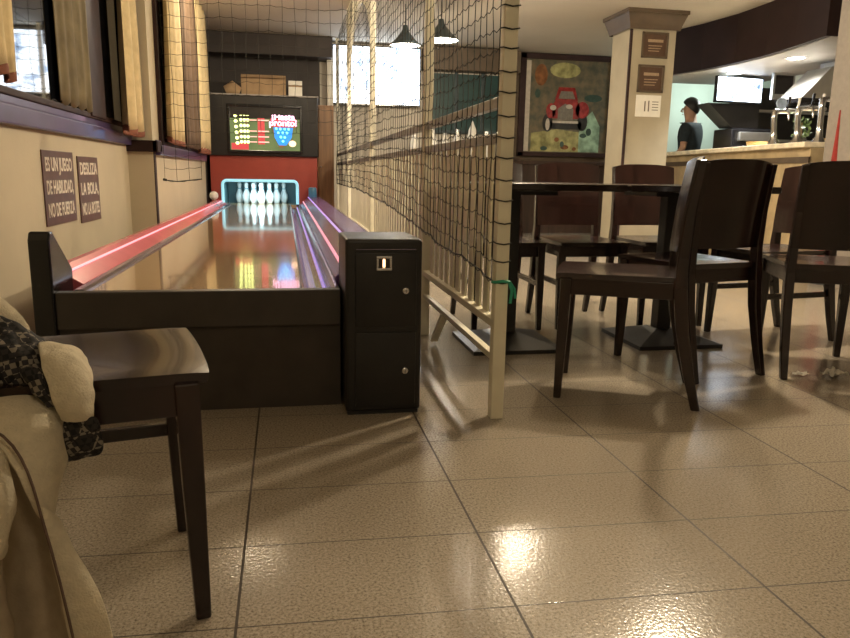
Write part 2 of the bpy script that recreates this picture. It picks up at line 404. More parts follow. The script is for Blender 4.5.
# square pillar with its cornice
b = MB(); b.box(3.38, 3.86, 7.0, 7.42, 0, 2.24); structure(b.build('pillar', M_PILLAR))
b = MB()
for (z0, z1, e0, e1) in ((2.22, 2.27, 0.03, 0.04), (2.265, 2.365, 0.04, 0.075), (2.365, 2.40, 0.085, 0.085)):
    b.grid([[(3.38-e0, 7.0-e0, z0), (3.86+e0, 7.0-e0, z0), (3.86+e0, 7.42+e0, z0), (3.38-e0, 7.42+e0, z0)],
            [(3.38-e1, 7.0-e1, z1), (3.86+e1, 7.0-e1, z1), (3.86+e1, 7.42+e1, z1), (3.38-e1, 7.42+e1, z1)]], close=True)
structure(b.build('pillar_cornice_trim', M_CORN))
b = MB(); b.box(3.368, 3.392, 6.985, 7.012, 0, 2.22, 0.004); structure(b.build('pillar_corner_trim', M_FRAME))
# right pilaster
b = MB(); b.box(4.05, 5.2, 4.55, 4.98, 0, ZC); structure(b.build('pillar_right', M_GREYW))

# ------------------------------------------------------------------ curtains
def curtain(x, y0, y1, z0, z1, waves, amp, label, material=M_CURT, hem=True, phase=0.0, taper=0.0):
    r = empty('curtain', (x, (y0+y1)/2, z0), label, 'curtain', 'curtains at the left windows')
    off = Vector((-x, -(y0+y1)/2, -z0))
    nu, nv = waves*10, 14
    def pt(i, j, zz0, zz1):
        t = i/nu; k = j/nv
        z = zz0+(zz1-zz0)*k; h = (z-z0)/(z1-z0)
        yy = y0+(y1-y0)*(t + taper*(h)*(0.5-t))
        a = amp*(0.7+0.3*(1-h))*math.sin(2*PI*waves*t+phase+0.6*math.sin(3*h+phase))
        return Vector((x+a+0.2*amp*math.sin(2*PI*waves*2.3*t+1), yy, z+0.012*math.sin(2*PI*waves*t)*(1-h)))+off
    b = MB(); b.grid([[pt(i, j, z0+(0.035 if hem else 0), z1) for i in range(nu+1)] for j in range(nv+1)])
    o = b.build('fabric', material, r); mod_smooth(o, 0, 0.004)
    if hem:
        b = MB(); b.grid([[pt(i, j*14/3, z0, z0+0.035)+Vector((0.0, 0, 0)) for i in range(nu+1)] for j in range(4)])
        o = b.build('hem', M_HEM, r); mod_smooth(o, 0, 0.007)
    return r
curtain(XW+0.085, 2.35, 3.00, 1.09, 2.395, 4, 0.018, 'mustard curtain with a rust hem at the picture\'s top left corner')
curtain(XW+0.030, 3.72, 4.30, 1.085, 2.395, 4, 0.007, 'olive curtain, dimmed by its colour, against the dark glass, left of the dark window post', M_OLIVE, hem=False, phase=0.7)
curtain(XW+0.100, 4.72, 5.28, 1.00, 2.395, 2, 0.030, 'mustard curtain beside the dark window post, above the two brown signs', phase=1.0, taper=0.12)
curtain(XW2+0.080, 5.56, 6.25, 0.975, 2.395, 3, 0.024, 'mustard curtain just past the wall step, behind the near edge of the net', phase=2.0)
curtain(XW2+0.080, 6.32, 7.35, 0.985, 2.395, 4, 0.022, 'dark brown curtain between two mustard curtains on the far window', M_CURTD, hem=False, phase=0.5)
curtain(XW2+0.080, 7.42, 8.4, 0.96, 2.395, 4, 0.024, 'mustard curtain farthest along the left wall, next to the scoring machine', phase=0.2)

# ------------------------------------------------------------------ wall signs
def sign(y0, y1, z0, z1, lines, label):
    r = empty('wall_sign', (XW, (y0+y1)/2, (z0+z1)/2), label, 'sign', 'brown rule signs on the left wall')
    h, w = (z1-z0), (y1-y0)
    b = MB(); b.box(0.001, 0.006, -w/2, w/2, -h/2, h/2, 0.001); b.build('sign_board', M_SIGN, r)
    n = len(lines)
    for i, s in enumerate(lines):
        z = h*(0.5-(i+0.5)/n)*0.92
        o = text_part('lettering', s, h*0.25, Matrix.Identity(4), M_LETTER, r, bold=0.0022)
        wd = max(v.co.x for v in o.data.vertices)-min(v.co.x for v in o.data.vertices)
        cx = (max(v.co.x for v in o.data.vertices)+min(v.co.x for v in o.data.vertices))/2
        o.data.transform(facing_px(0.0072, 0, z) @ Matrix.Diagonal((w*0.86/wd, 1.0, 1, 1)) @ Matrix.Translation((-cx, 0, 0)))
    return r
sign(3.485, 3.965, 0.522, 0.858, ['ES UN JUEGO', 'DE HABILIDAD,', 'NO DE FUERZA'], 'brown sign reading ES UN JUEGO DE HABILIDAD on the cream wall')
sign(4.045, 4.455, 0.500, 0.842, ['DESLIZA', 'LA BOLA,', 'NO LA BOTES'], 'brown sign reading DESLIZA LA BOLA on the cream wall')

# ------------------------------------------------------------------ bowling lane
Y0, Y1, ZL = 2.36, 8.80, 0.395
lane = empty('bowling_lane', (-0.3, Y0, 0), 'mini bowling lane with glossy maple bed, dark front and lit side rails', 'bowling lane')
LO = Vector((0.3, -Y0, 0))
def lp(mb, nm, mt, par=lane, **k):
    bmesh.ops.translate(mb.bm, vec=LO, verts=mb.bm.verts[:]); return mb.build(nm, mt, par, **k)
b = MB(); b.box(-0.66, 0.045, Y0+0.04, 8.797, ZL-0.03, ZL); lp(b, 'lane_bed', W_LANE)
b = MB(); b.box(-0.704, 0.172, Y0, Y0+0.045, 0.285, ZL+0.008, 0.004); lp(b, 'front_panel', M_LANEF)
b = MB(); b.box(-0.704, 0.172, Y0+0.02, 2.6, 0, 0.33); b.box(-0.72, 0.40, 2.6, 8.75, 0, 0.33); lp(b, 'plinth', M_LANEK)
b = MB(); b.prism([(-0.766, Y0-0.01, 0), (-0.766, Y0-0.01, 0.565), (-0.766, Y0+0.005, 0.59), (-0.766, Y0+0.03, 0.59), (-0.766, Y0+0.21, 0.455), (-0.766, Y0+0.21, 0)], (0.062, 0, 0))
o = lp(b, 'end_board', M_BLACKG); bevel_mod(o, 0.006)
# left rail: low sloping red ledge with a bright strip
def extr(profile, y0, y1):
    m_ = MB(); m_.prism([(x, y0, z) for x, z in profile], (0, y1-y0, 0)); return m_
lp(extr([(-0.66, ZL-0.02), (-0.66, ZL+0.003), (-0.672, ZL+0.006), (-0.755, ZL+0.058), (-0.78, ZL+0.058), (-0.78, ZL-0.02)], Y0+0.2, 8.78), 'left_rail', M_RAILRED)
lp(extr([(-0.722, ZL+0.040), (-0.729, ZL+0.0444), (-0.728, ZL+0.047), (-0.721, ZL+0.0425)], Y0+0.2, 8.78), 'light_strip', M_PINKL)
lp(extr([(-0.625, ZL), (-0.625, ZL+0.006), (-0.640, ZL+0.010), (-0.66, ZL+0.010), (-0.66, ZL)], Y0+0.05, 8.78), 'edge_strip', M_GUTTER)
# right side: gutter channel then the sloping rail, its reflections painted violet
gp = [(0.045, ZL-0.004), (0.055, ZL+0.006), (0.066, ZL-0.004), (0.078, ZL-0.03), (0.105, ZL-0.042), (0.135, ZL-0.03), (0.148, ZL-0.004), (0.158, ZL+0.010), (0.170, ZL+0.006),
      (0.170, ZL-0.06), (0.045, ZL-0.06)]
o = lp(extr(gp, Y0+0.04, 8.797), 'gutter', M_GUTTER)
lp(extr([(0.170, ZL-0.02), (0.170, ZL+0.012), (0.262, ZL+0.095), (0.285, ZL+0.100), (0.40, ZL+0.100), (0.40, ZL-0.02)], Y0+0.25, 8.78), 'right_rail', M_RAILVIO)
lp(extr([(0.200, ZL+0.040), (0.209, ZL+0.048), (0.206, ZL+0.051), (0.197, ZL+0.043)], Y0+0.28, 8.78), 'light_strip', M_PINKL)
lp(extr([(0.258, ZL+0.094), (0.268, ZL+0.099), (0.266, ZL+0.103), (0.256, ZL+0.098)], Y0+0.28, 8.78), 'light_strip', M_VIOL)
lp(extr([(0.128, ZL-0.0335), (0.136, ZL-0.0265), (0.134, ZL-0.023), (0.126, ZL-0.030)], Y0+0.04, 8.78), 'light_strip', M_VIOL)

# coin cabinet at the lane's right corner
cab = empty('coin_locker', (0.304, 2.405, 0), 'black two-door coin locker standing at the lane\'s front right corner', 'locker')
b = MB(); b.box(-0.124, 0.122, -0.15, 0.15, 0.012, 0.578, 0.012, 3); b.build('body', M_BLACK, cab, smooth=40)
b = MB(); b.box(-0.118, 0.116, -0.14, 0.14, 0.0, 0.014); b.build('plinth', M_RUB, cab)
for (z0, z1, nm) in ((0.295, 0.535, 'upper'), (0.03, 0.278, 'lower')):
    d = MB(); d.box(-0.093, 0.103, -0.157, -0.148, z0, z1, 0.004); dd = d.build('door', M_BLACK, cab, smooth=40)
    b = MB(); zc = 0.414 if nm == 'upper' else 0.150
    b.lathe([(0.0, 0.006), (0.008, 0.006), (0.0105, 0.004), (0.0105, 0.0)], (0.068, 0, 0), 18, Matrix.Translation((0, -0.157, zc)) @ Matrix.Rotation(PI/2, 4, 'X'))
    lk = b.build('lock', M_CHROME, dd, smooth=40)
    b = MB(); b.box(0.0670, 0.0690, -0.1640, -0.1625, zc-0.006, zc+0.006); b.build('keyhole', M_BLACK, lk)
b = MB()
for x0, x1, z0, z1 in ((-0.028, 0.022, 0.518, 0.526), (-0.028, 0.022, 0.480, 0.488), (-0.028, -0.020, 0.488, 0.518), (0.014, 0.022, 0.488, 0.518)):
    b.box(x0, x1, -0.166, -0.156, z0, z1, 0.002)
cs = b.build('coin_slot', M_CHROME, cab)
b = MB(); b.box(-0.020, 0.014, -0.159, -0.1565, 0.488, 0.518); b.build('slot_back', M_BLACK, cs)
b = MB(); b.box(-0.007, 0.001, -0.164, -0.157, 0.490, 0.516, 0.002); b.build('slot_light', mat('slot_glow', (0.9, 0.5, 0.25), 0.4, emit=(1.0, 0.55, 0.28), estr=2.2, var=0.01), cs)
b = MB(); b.tube([(-0.09, -0.152, 0.546), (0.10, -0.152, 0.546)], 0.002, 6); b.build('edge_moulding', M_GUTTER, cab)

# ------------------------------------------------------------------ scoring / pin machine
mc = empty('scoring_machine', (-0.235, 8.8, 0), 'tall red and black machine with score screen at the lane\'s far end', 'bowling machine')
YM = 8.8
def mp_(mb, nm, mt, par=mc, **k):
    bmesh.ops.translate(mb.bm, vec=(0.235, -YM, 0), verts=mb.bm.verts[:]); return mb.build(nm, mt, par, **k)
# red body with the pin opening cut out
b = MB()
xl, xr, ox0, ox1, oz0, oz1 = -0.845, 0.375, -0.715, 0.140, 0.40, 0.675
b.box(xl, ox0, YM, 9.55, 0.0, 1.0); b.box(ox1, xr, YM, 9.55, 0.0, 1.0); b.box(ox0, ox1, YM, 9.55, oz1, 1.0); b.box(ox0, ox1, 9.06, 9.55, 0.0, 0.36)
mp_(b, 'red_body', M_RED)
b = MB(); b.box(ox0, ox1, 9.50, 9.56, 0.36, oz1); b.box(ox0, ox0+0.012, 8.84, 9.5, 0.38, oz1); b.box(ox1-0.012, ox1, 8.84, 9.5, 0.38, oz1); b.box(ox0, ox1, 8.84, 9.5, oz1-0.012, oz1)
mp_(b, 'pin_chamber', M_TEAL)
b = MB(); b.box(ox0+0.012, ox1-0.012, 8.80, 9.5, 0.362, ZL); mp_(b, 'pin_deck', W_LANE)
# rounded opening trim
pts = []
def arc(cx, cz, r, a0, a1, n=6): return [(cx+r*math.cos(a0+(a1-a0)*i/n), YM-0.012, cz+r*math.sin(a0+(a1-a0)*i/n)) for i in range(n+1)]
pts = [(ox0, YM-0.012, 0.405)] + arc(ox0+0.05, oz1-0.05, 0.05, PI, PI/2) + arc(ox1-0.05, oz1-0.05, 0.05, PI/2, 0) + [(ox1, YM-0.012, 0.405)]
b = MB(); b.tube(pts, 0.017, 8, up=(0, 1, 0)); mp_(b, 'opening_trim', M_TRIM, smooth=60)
b = MB(); b.tube([(ox0+0.06, 8.825, oz1-0.008), (ox1-0.06, 8.825, oz1-0.008)], 0.004, 8); mp_(b, 'light_tube', M_TUBE, smooth=60)
# black upper cabinet, leaning forward slightly, holding the screen
b = MB(); b.prism([(-0.86, 8.76, 0.955), (-0.86, 8.72, 1.625), (-0.86, 9.5, 1.625), (-0.86, 9.5, 0.955)], (1.25, 0, 0))
o = mp_(b, 'upper_cabinet', M_BLACK); bevel_mod(o, 0.012)
b = MB(); b.box(-0.87, 0.395, 8.705, 9.5, 1.622, 1.637, 0.003); mp_(b, 'top_edge', M_UNDER)
# screen built flat, then placed on the leaning face
sx0, sx1, sz0, sz1 = -0.605, 0.178, 1.02, 1.50
def SX(px): return sx0+(px-40)/750*(sx1-sx0)
def SZ(py): return sz1-(py-80)/465*(sz1-sz0)
b = MB()
for x0, x1, z0, z1 in ((sx0-0.03, sx1+0.03, sz1, sz1+0.03), (sx0-0.03, sx1+0.03, sz0-0.03, sz0), (sx0-0.03, sx0, sz0, sz1), (sx1, sx1+0.03, sz0, sz1)):
    b.box(x0, x1, 8.712, 8.775, z0, z1, 0.004)
mp_(b, 'screen_bezel', M_BLACKG)
def screen_bg():
    M = bpy.data.materials.new('score_screen'); M.use_nodes = True
    nt = M.node_tree; N = nt.nodes; L = nt.links; bs = N['Principled BSDF']
    tc = N.new('ShaderNodeTexCoord'); n = N.new('ShaderNodeTexNoise'); n.inputs['Scale'].default_value = 3.2; n.inputs['Detail'].default_value = 2
    L.new(tc.outputs['Object'], n.inputs['Vector'])
    r = N.new('ShaderNodeValToRGB'); e = r.color_ramp.elements
    e[0].position = 0.36; e[0].color = (0.34, 0.03, 0.015, 1); e[1].position = 0.56; e[1].color = (0.13, 0.17, 0.06, 1)
    e.new(0.46).color = (0.10, 0.14, 0.05, 1)
    L.new(n.outputs['Fac'], r.inputs['Fac']); L.new(r.outputs['Color'], bs.inputs['Emission Color']); bs.inputs['Emission Strength'].default_value = 0.9
    bs.inputs['Base Color'].default_value = (0.01, 0.01, 0.01, 1); bs.inputs['Roughness'].default_value = 0.25
    return M
b = MB(); b.box(sx0, sx1, 8.735, 8.76, sz0, sz1); scr = mp_(b, 'screen', screen_bg())
def em(name, c, s): return mat(name, tuple(0.2*q for q in c), 0.4, emit=c, estr=s, var=0.01)
E_YEL, E_PNK, E_ROSE, E_BLU, E_CYA, E_ORG, E_RED = em('scr_yellow', (0.85, 0.95, 0.30), 2.6), em('scr_pink', (1.0, 0.55, 0.75), 2.4), em('scr_rose', (0.95, 0.45, 0.36), 1.2), em('scr_blue', (0.02, 0.22, 0.75), 1.2), em('scr_cyan', (0.15, 0.75, 1.0), 2.4), em('scr_orange', (1.0, 0.6, 0.35), 1.6), em('scr_red', (0.5, 0.05, 0.05), 1.0)
def disc(b, x, z, rx, rz, y0=8.733, y1=8.7345): b.prism([(x+rx*math.cos(2*PI*i/12), y0, z+rz*math.sin(2*PI*i/12)) for i in range(12)], (0, y1-y0, 0))
for k, py in enumerate((165, 225, 285, 345, 405, 460)):
    b = MB(); disc(b, SX(100+3*k), SZ(py+10), 0.020, 0.018)
    for px in (158, 195, 230): disc(b, SX(px), SZ(py-4), 0.017, 0.018)
    mp_(b, 'score_row_print', E_YEL, scr)
for k, py in enumerate((160, 220, 285, 338, 398, 455)):
    if k == 2: continue
    b = MB(); b.box(SX(250), SX(325), 8.7335, 8.7346, SZ(py+5), SZ(py-5)); b.box(SX(340), SX(455), 8.7335, 8.7346, SZ(py+6), SZ(py-6))
    mp_(b, 'score_line_print', E_ROSE, scr)
b = MB(); b.box(SX(335), SX(410), 8.7347, 8.7349, SZ(480), SZ(130)); b.box(SX(470), SX(750), 8.7347, 8.7349, SZ(285), SZ(130)); b.box(SX(50), SX(235), 8.7347, 8.7349, SZ(540), SZ(470)); mp_(b, 'red_band_print', E_RED, scr)
b = MB(); b.prism([(SX(505), 8.7345, SZ(292)), (SX(715), 8.7345, SZ(292)), (SX(700), 8.7345, SZ(400)), (SX(640), 8.7345, SZ(485)), (SX(560), 8.7345, SZ(485)), (SX(515), 8.7345, SZ(400))], (0, 0.0004, 0)); mp_(b, 'blue_panel', E_BLU, scr)
b = MB()
for px, py in ((535, 305), (578, 308), (625, 308), (668, 308), (555, 350), (605, 350), (650, 350), (583, 395), (625, 398), (605, 440)): disc(b, SX(px), SZ(py), 0.014, 0.014, 8.732, 8.7335)
mp_(b, 'pin_dot_print', E_CYA, scr)
b = MB(); disc(b, SX(708), SZ(465), 0.042, 0.036, 8.733, 8.7345); mp_(b, 'orange_mark', E_ORG, scr)
for s, py in (('\u00a1Hasta', 180), ('pronto!', 245)):
    text_part('screen_lettering', s, 0.098, facing_cam(SX(610)+0.235, 8.7325-YM, SZ(py)), E_PNK, scr, xscale=1.05, bold=0.003, ext=0.0004)
# blue beacon beside the opening
cup = MB(); cup.lathe([(0.046, 0), (0.050, 0.01), (0.048, 0.10), (0.040, 0.112), (0.0, 0.112)], (0, 0, 0), 18)
cup = cup.build('blue_drum', M_BLUE, None, smooth=40, loc=(0.238, 8.70, ZL+0.071)); tag(cup, 'small blue drum standing at the right of the pin opening', 'drum')
cup.location = (0.315, 8.70, ZL+0.1003)
bl = MB(); bl.lathe([(0.0, -0.05)]+[(0.05*math.cos(a), 0.05*math.sin(a)) for a in [(-PI/2)+PI*i/12 for i in range(1, 12)]]+[(0.0, 0.05)], (0, 0, 0), 18)
bl = bl.build('bowling_ball', M_WHITE, None, smooth=60, loc=(-0.80, 8.60, ZL+0.058+0.05)); tag(bl, 'white ball resting on the left rail beside the red machine', 'ball')

# pins
def pin_profile(h=0.255):
    p = [(0.0, 0), (0.34, 0), (0.40, 0.03), (0.52, 0.12), (0.61, 0.24), (0.635, 0.30), (0.60, 0.40), (0.48, 0.50), (0.34, 0.60), (0.262, 0.68), (0.255, 0.72), (0.29, 0.79), (0.33, 0.86), (0.325, 0.91), (0.27, 0.96), (0.15, 0.99), (0.0, 1.0)]
    return [(r*h*0.235/0.635*0.82, z*h) for r, z in p]
pin0 = None
rows = [(0, 9.03), (1, 9.155), (2, 9.28), (3, 9.40)]
words = ['head', 'second', 'third', 'back']
side = {1: [''], 2: ['left', 'right'], 3: ['left', 'middle', 'right'], 4: ['far left', 'inner left', 'inner right', 'far right']}
for rI, (k, y) in enumerate(rows):
    for i in range(k+1):
        x = -0.285+(i-k/2)*0.178+(random.random()-0.5)*0.02
        lab = 'white bowling pin at the front point of the pin triangle' if k == 0 else 'white bowling pin, %s in the %s row of the triangle' % (side[k+1][i], words[k])
        if pin0 is None:
            r = empty('bowling_pin', (x, y, ZL), lab, 'bowling pin', 'bowling pins in the lit opening')
            b = MB(); b.lathe(pin_profile(), (0, 0, 0), 18); b.build('pin_body', M_PIN, r, smooth=60)
            b = MB(); b.lathe([(0.0265, 0.170), (0.0272, 0.172), (0.0256, 0.181), (0.0250, 0.182)], (0, 0, 0), 18); b.build('band', M_PINBAND, r, smooth=60)
            pin0 = r
        else:
            r = copy_tree(pin0); r.location = (x, y, ZL); r['label'] = lab

# cartons on top of the machine
bx = empty('carton', (-0.24, 9.15, 1.637), 'wide open brown carton on top of the scoring machine', 'box')
b = MB(); b.box(-0.24, 0.27, -0.15, 0.15, 0, 0.012); b.box(-0.24, 0.27, -0.15, -0.142, 0, 0.25); b.box(-0.24, 0.27, 0.142, 0.15, 0, 0.25); b.box(-0.24, -0.232, -0.142, 0.142, 0, 0.25); b.box(0.262, 0.27, -0.142, 0.142, 0, 0.25)
b.build('carton_body', M_CARD, bx)
b = MB(); b.prism([(-0.24, -0.15, 0.25), (-0.24, -0.20, 0.215), (-0.24, -0.197, 0.212), (-0.24, -0.146, 0.247)], (0.51, 0, 0)); b.build('flap', M_CARD, bx)
wb = empty('carton', (0.13, 9.12, 1.637), 'narrow white carton beside the brown one on the machine', 'box')
b = MB(); b.box(-0.07, 0.09, -0.1, 0.1, 0, 0.20, 0.004); b.build('carton_body', M_WHITEP, wb)
b = MB(); b.box(-0.07, 0.09, -0.102, -0.1, 0.13, 0.15); b.build('tape', M_CARD, wb)
pb = MB(); pb.tube([(-0.66, 9.0, 1.70), (-0.58, 9.0, 1.735), (-0.50, 9.02, 1.70)], [0.055, 0.085, 0.05], 12, flat=0.8)
pb = pb.build('cloth_bag', M_CARD, None, smooth=60); tag(pb, 'crumpled brown bag lying left of the carton on the machine', 'bag'); pb.location.z = -0.008
# wooden cupboard between machine and fence
cb = empty('cupboard', (0.515, 9.45, 0), 'narrow honey-coloured wooden cupboard between machine and fence', 'cupboard')
b = MB(); b.box(-0.11, 0.095, -0.10, 0.22, 0, 1.60, 0.004); b.build('body', W_OAK, cb)
b = MB(); b.box(-0.095, 0.08, -0.115, -0.10, 0.05, 1.57, 0.006); d = b.build('door', W_OAK, cb)
b = MB(); b.lathe([(0.0, 0), (0.008, 0), (0.011, 0.015), (0.0, 0.02)], (0, 0, 0), 12, Matrix.Translation((-0.07, -0.115, 0.85)) @ Matrix.Rotation(PI/2, 4, 'X')); b.build('knob', M_CHROME, d)

# ------------------------------------------------------------------ fence beside the lane
XF = 0.664
fence = empty('picket_fence', (XF, 2.18, 0), 'cream picket fence with tall posts running beside the lane', 'fence')
FO = Vector((-XF, -2.18, 0))
def fp(mb, nm, mt, **k):
    bmesh.ops.translate(mb.bm, vec=FO, verts=mb.bm.verts[:]); return mb.build(nm, mt, fence, **k)
for y, w in ((2.18, 0.042), (3.44, 0.042), (5.66, 0.042), (7.72, 0.042), (9.40, 0.04)):
    b = MB(); b.box(XF-w/2, XF+w/2, y-w/2, y+w/2, 0, ZC, 0.003); fp(b, 'post', M_CREAMP)
for nm, z, r, mt in (('top_rail', 1.003, 0.017, M_RAILM), ('middle_rail', 0.895, 0.015, M_RAILM)):
    b = MB(); b.box(XF-0.014, XF+0.014, 2.20, 9.40, z-r, z+r, 0.004); fp(b, nm, mt)
b = MB(); b.box(XF-0.016, XF+0.016, 2.20, 9.40, 0.297, 0.323, 0.003); fp(b, 'bottom_rail', M_CREAMP)
b = MB(); b.box(XF-0.012, XF+0.012, 2.20, 9.40, 0.185, 0.207, 0.003); fp(b, 'kick_rail', M_CREAMP)
y = 2.265; n = 0
while y < 9.36:
    if min(abs(y-q) for q in (3.44, 5.66, 7.72)) > 0.05:
        b = MB(); b.box(XF+0.006, XF+0.015, y-0.029, y+0.029, 0.318, 0.885, 0.002); fp(b, 'picket', M_CREAMP); n += 1
    y += 0.106
b = MB(); b.sqtube([(XF, 2.98, 0.19), (XF+0.0, 3.20, 0.02)], [0.03, 0.03], [0.03, 0.03]); fp(b, 'brace', M_CREAMP)
# pointed arch panel between the two far posts
b = MB()
ya, yb = 5.66, 7.72; pr_ = []
zt, zs, zp = 2.40, 1.55, 2.20
arcL = [(ya+0.02+(yb-ya-0.04)/2*(1-math.cos(t*PI/2)), zs+(zp-zs)*math.sin(t*PI/2)**0.9) for t in [i/12 for i in range(13)]]
arcR = [(ya+yb-p[0], p[1]) for p in arcL[::-1]]
low = arcL+arcR[1:]
top = [(p[0], zt) for p in low]
b.grid([[(XF-0.012, p[0], p[1]) for p in low], [(XF-0.012, p[0], p[1]) for p in top]]); b.grid([[(XF+0.012, p[0], p[1]) for p in low], [(XF+0.012, p[0], p[1]) for p in top]])
b.grid([[(XF-0.012, p[0], p[1]) for p in low], [(XF+0.012, p[0], p[1]) for p in low]])
fp(b, 'arch_panel', M_CREAMP)

# ------------------------------------------------------------------ nets
def net_along_fence():
    b = MB(); c = 0.078; x = XF-0.026
    ny = int((9.35-2.19)/c); nz = 30
    def zbot(yv):
        pts_ = [(2.19, 0.455), (2.6, 0.485), (2.98, 0.49), (3.5, 0.53), (4.6, 0.59), (6.6, 0.645), (9.5, 0.655)]
        for (a, za), (d, zd) in zip(pts_, pts_[1:]):
            if yv <= d: return za+(zd-za)*(yv-a)/(d-a)
        return pts_[-1][1]
    P = {}
    for i in range(ny+1):
        yv = 2.19+i*c; z0 = zbot(yv)
        for j in range(nz+1):
            z = z0+(2.36-z0)*j/nz*0.999
            P[i, j] = Vector((x+0.012*noise.noise((i*0.25, j*0.25, 0)), yv+0.016*noise.noise((i*0.6, j*0.5, 3)), z+0.016*noise.noise((i*0.5, j*0.6, 7))))
            if i == 0: P[i, j].x = x; P[i, j].y = 2.19
    rr = 0.0016
    def sag(p, q, s):
        mid = (p+q)/2-Vector((0, 0, s)); b.cord(p, mid, rr); b.cord(mid, q, rr)
    for i in range(ny+1):
        for j in range(nz+1):
            if i < ny: sag(P[i, j], P[i+1, j], 0.010)
            if j < nz: b.cord(P[i, j], P[i, j+1], rr)
    for i in range(ny): b.cord(P[i, 0], P[i+1, 0], 0.0032, 6)
    # loops round the near post
    for j in range(0, nz+1):
        z = P[0, j].z; w = 0.0235
        loop = [(XF-w-0.002, 2.19, z), (XF-w, 2.18-w, z-0.004), (XF, 2.18-w-0.001, z-0.008), (XF+w, 2.18-w, z-0.004), (XF+w, 2.18+w, z+0.004)]
        for p, q in zip(loop, loop[1:]): b.cord(p, q, 0.0022, 5)
    o = b.build('ball_net', M_NET); tag(o, 'black cord net hung along the cream picket fence', 'net', 'ball nets round the lane'); return o
net_along_fence()
def net_across():
    b = MB(); c = 0.076; yv = 5.05; x0, x1, z0, z1 = -0.775, XF-0.04, 0.715, 2.38
    nx, nz = int((x1-x0)/c), int((z1-z0)/c)
    P = {}
    for i in range(nx+1):
        for j in range(nz+1):
            t = i/nx
            # the lower middle is drawn up towards the ceiling out of the bowler's way
            z = z0+(z1-z0)*j/nz
            P[i, j] = Vector((x0+(x1-x0)*t+0.012*noise.noise((i*0.6, j*0.4, 1)), yv+0.05*noise.noise((i*0.2, j*0.2, 5)), z+0.014*noise.noise((i*0.5, j*0.5, 9))))
    keep = lambda i, j: (i <= 3) or (P[i, j].z > 0.98)
    for i in range(nx+1):
        for j in range(nz+1):
            if not keep(i, j): continue
            if i < nx and keep(i+1, j):
                m_ = (P[i, j]+P[i+1, j])/2-Vector((0, 0, 0.006)); b.cord(P[i, j], m_, 0.0013); b.cord(m_, P[i+1, j], 0.0013)
            if j < nz and keep(i, j+1): b.cord(P[i, j], P[i, j+1], 0.0013)
    for i in range(3): b.cord(P[i, 0], P[i+1, 0], 0.0035, 6)
    b.tube([P[0, 0]+Vector((-0.012, 0, 0.004)), P[0, 0]+Vector((0.012, 0, 0))], 0.008, 6)
    o = b.build('ball_net', M_NET); tag(o, 'black cord net hung across the lane from the ceiling, before the curtains', 'net', 'ball nets round the lane'); return o
net_across()
rb = MB()
rb.tube([(XF+0.024, 2.152, 0.452), (XF, 2.154, 0.455), (XF-0.024, 2.155, 0.452), (XF-0.026, 2.18, 0.45)], 0.005, 6)
rb.tube([(XF+0.022, 2.153, 0.452), (XF+0.030, 2.148, 0.425), (XF+0.026, 2.148, 0.385)], 0.005, 6, flat=0.5); rb.tube([(XF+0.024, 2.152, 0.452), (XF+0.040, 2.152, 0.43), (XF+0.043, 2.152, 0.40)], 0.004, 6, flat=0.5)
rb = rb.build('ribbon', M_GREENR, None, smooth=60); tag(rb, 'green ribbon knotted round the near fence post', 'ribbon')

# ------------------------------------------------------------------ televisions
def tv(name, c, w, h, rz, label, smat, par_extra=None):
    r = empty(name, c, label, 'television', None, rz)
    b = MB(); b.box(-w/2-0.012, w/2+0.012, 0.006, 0.05, -0.02, h+0.012, 0.004); b.build('housing', M_BLACKG, r)
    b = MB(); b.box(-w/2, w/2, -0.001, 0.012, 0, h); b.build('screen', smat, r)
    b = MB(); b.box(-0.12, 0.12, 0.05, 0.11, h*0.3, h*0.7); b.build('wall_bracket', M_BLACK, r)
    return r
tv('television', (1.175, 9.54, 1.655), 1.10, 0.69, 0, 'large bright television on the far wall behind the fence', M_TV)
b = MB(); b.box(0.54, 0.615, 9.5, 9.7, 0, 2.30, 0.004); structure(b.build('trim_3', M_GREYWALL))

# ------------------------------------------------------------------ pendant lamps
def pendant(x, y, z, rad, label):
    r = empty('pendant_lamp', (x, y, z), label, 'lamp', 'pendant lamps beyond the fence')
    b = MB(); b.lathe([(rad, 0.0), (rad, 0.008), (rad*0.62, 0.06), (rad*0.30, 0.12), (0.03, 0.15), (0.022, 0.19), (0.0, 0.19), (0.0, 0.185), (0.02, 0.14), (rad*0.28, 0.112), (rad*0.60, 0.05), (rad*0.97, 0.0)], (0, 0, 0), 28, cap0=False, cap1=False); b.build('lamp_shade', M_SHADE, r, smooth=50)
    b = MB(); b.lathe([(0.0, 0.004), (rad*0.93, 0.004), (rad*0.93, 0.012), (0.0, 0.014)], (0, 0, 0), 28); b.build('diffuser', M_LIGHTW, r)
    b = MB(); b.tube([(0, 0, 0.185), (0, 0, ZC-z)], 0.004, 6); b.build('cord', M_RUB, r)
    return r
pendant(1.465, 7.0, 2.015, 0.172, 'dark pendant lamp in front of the tall fence post, the nearer of two')
pendant(1.185, 7.37, 2.015, 0.155, 'dark pendant lamp just above the television, the farther of two')

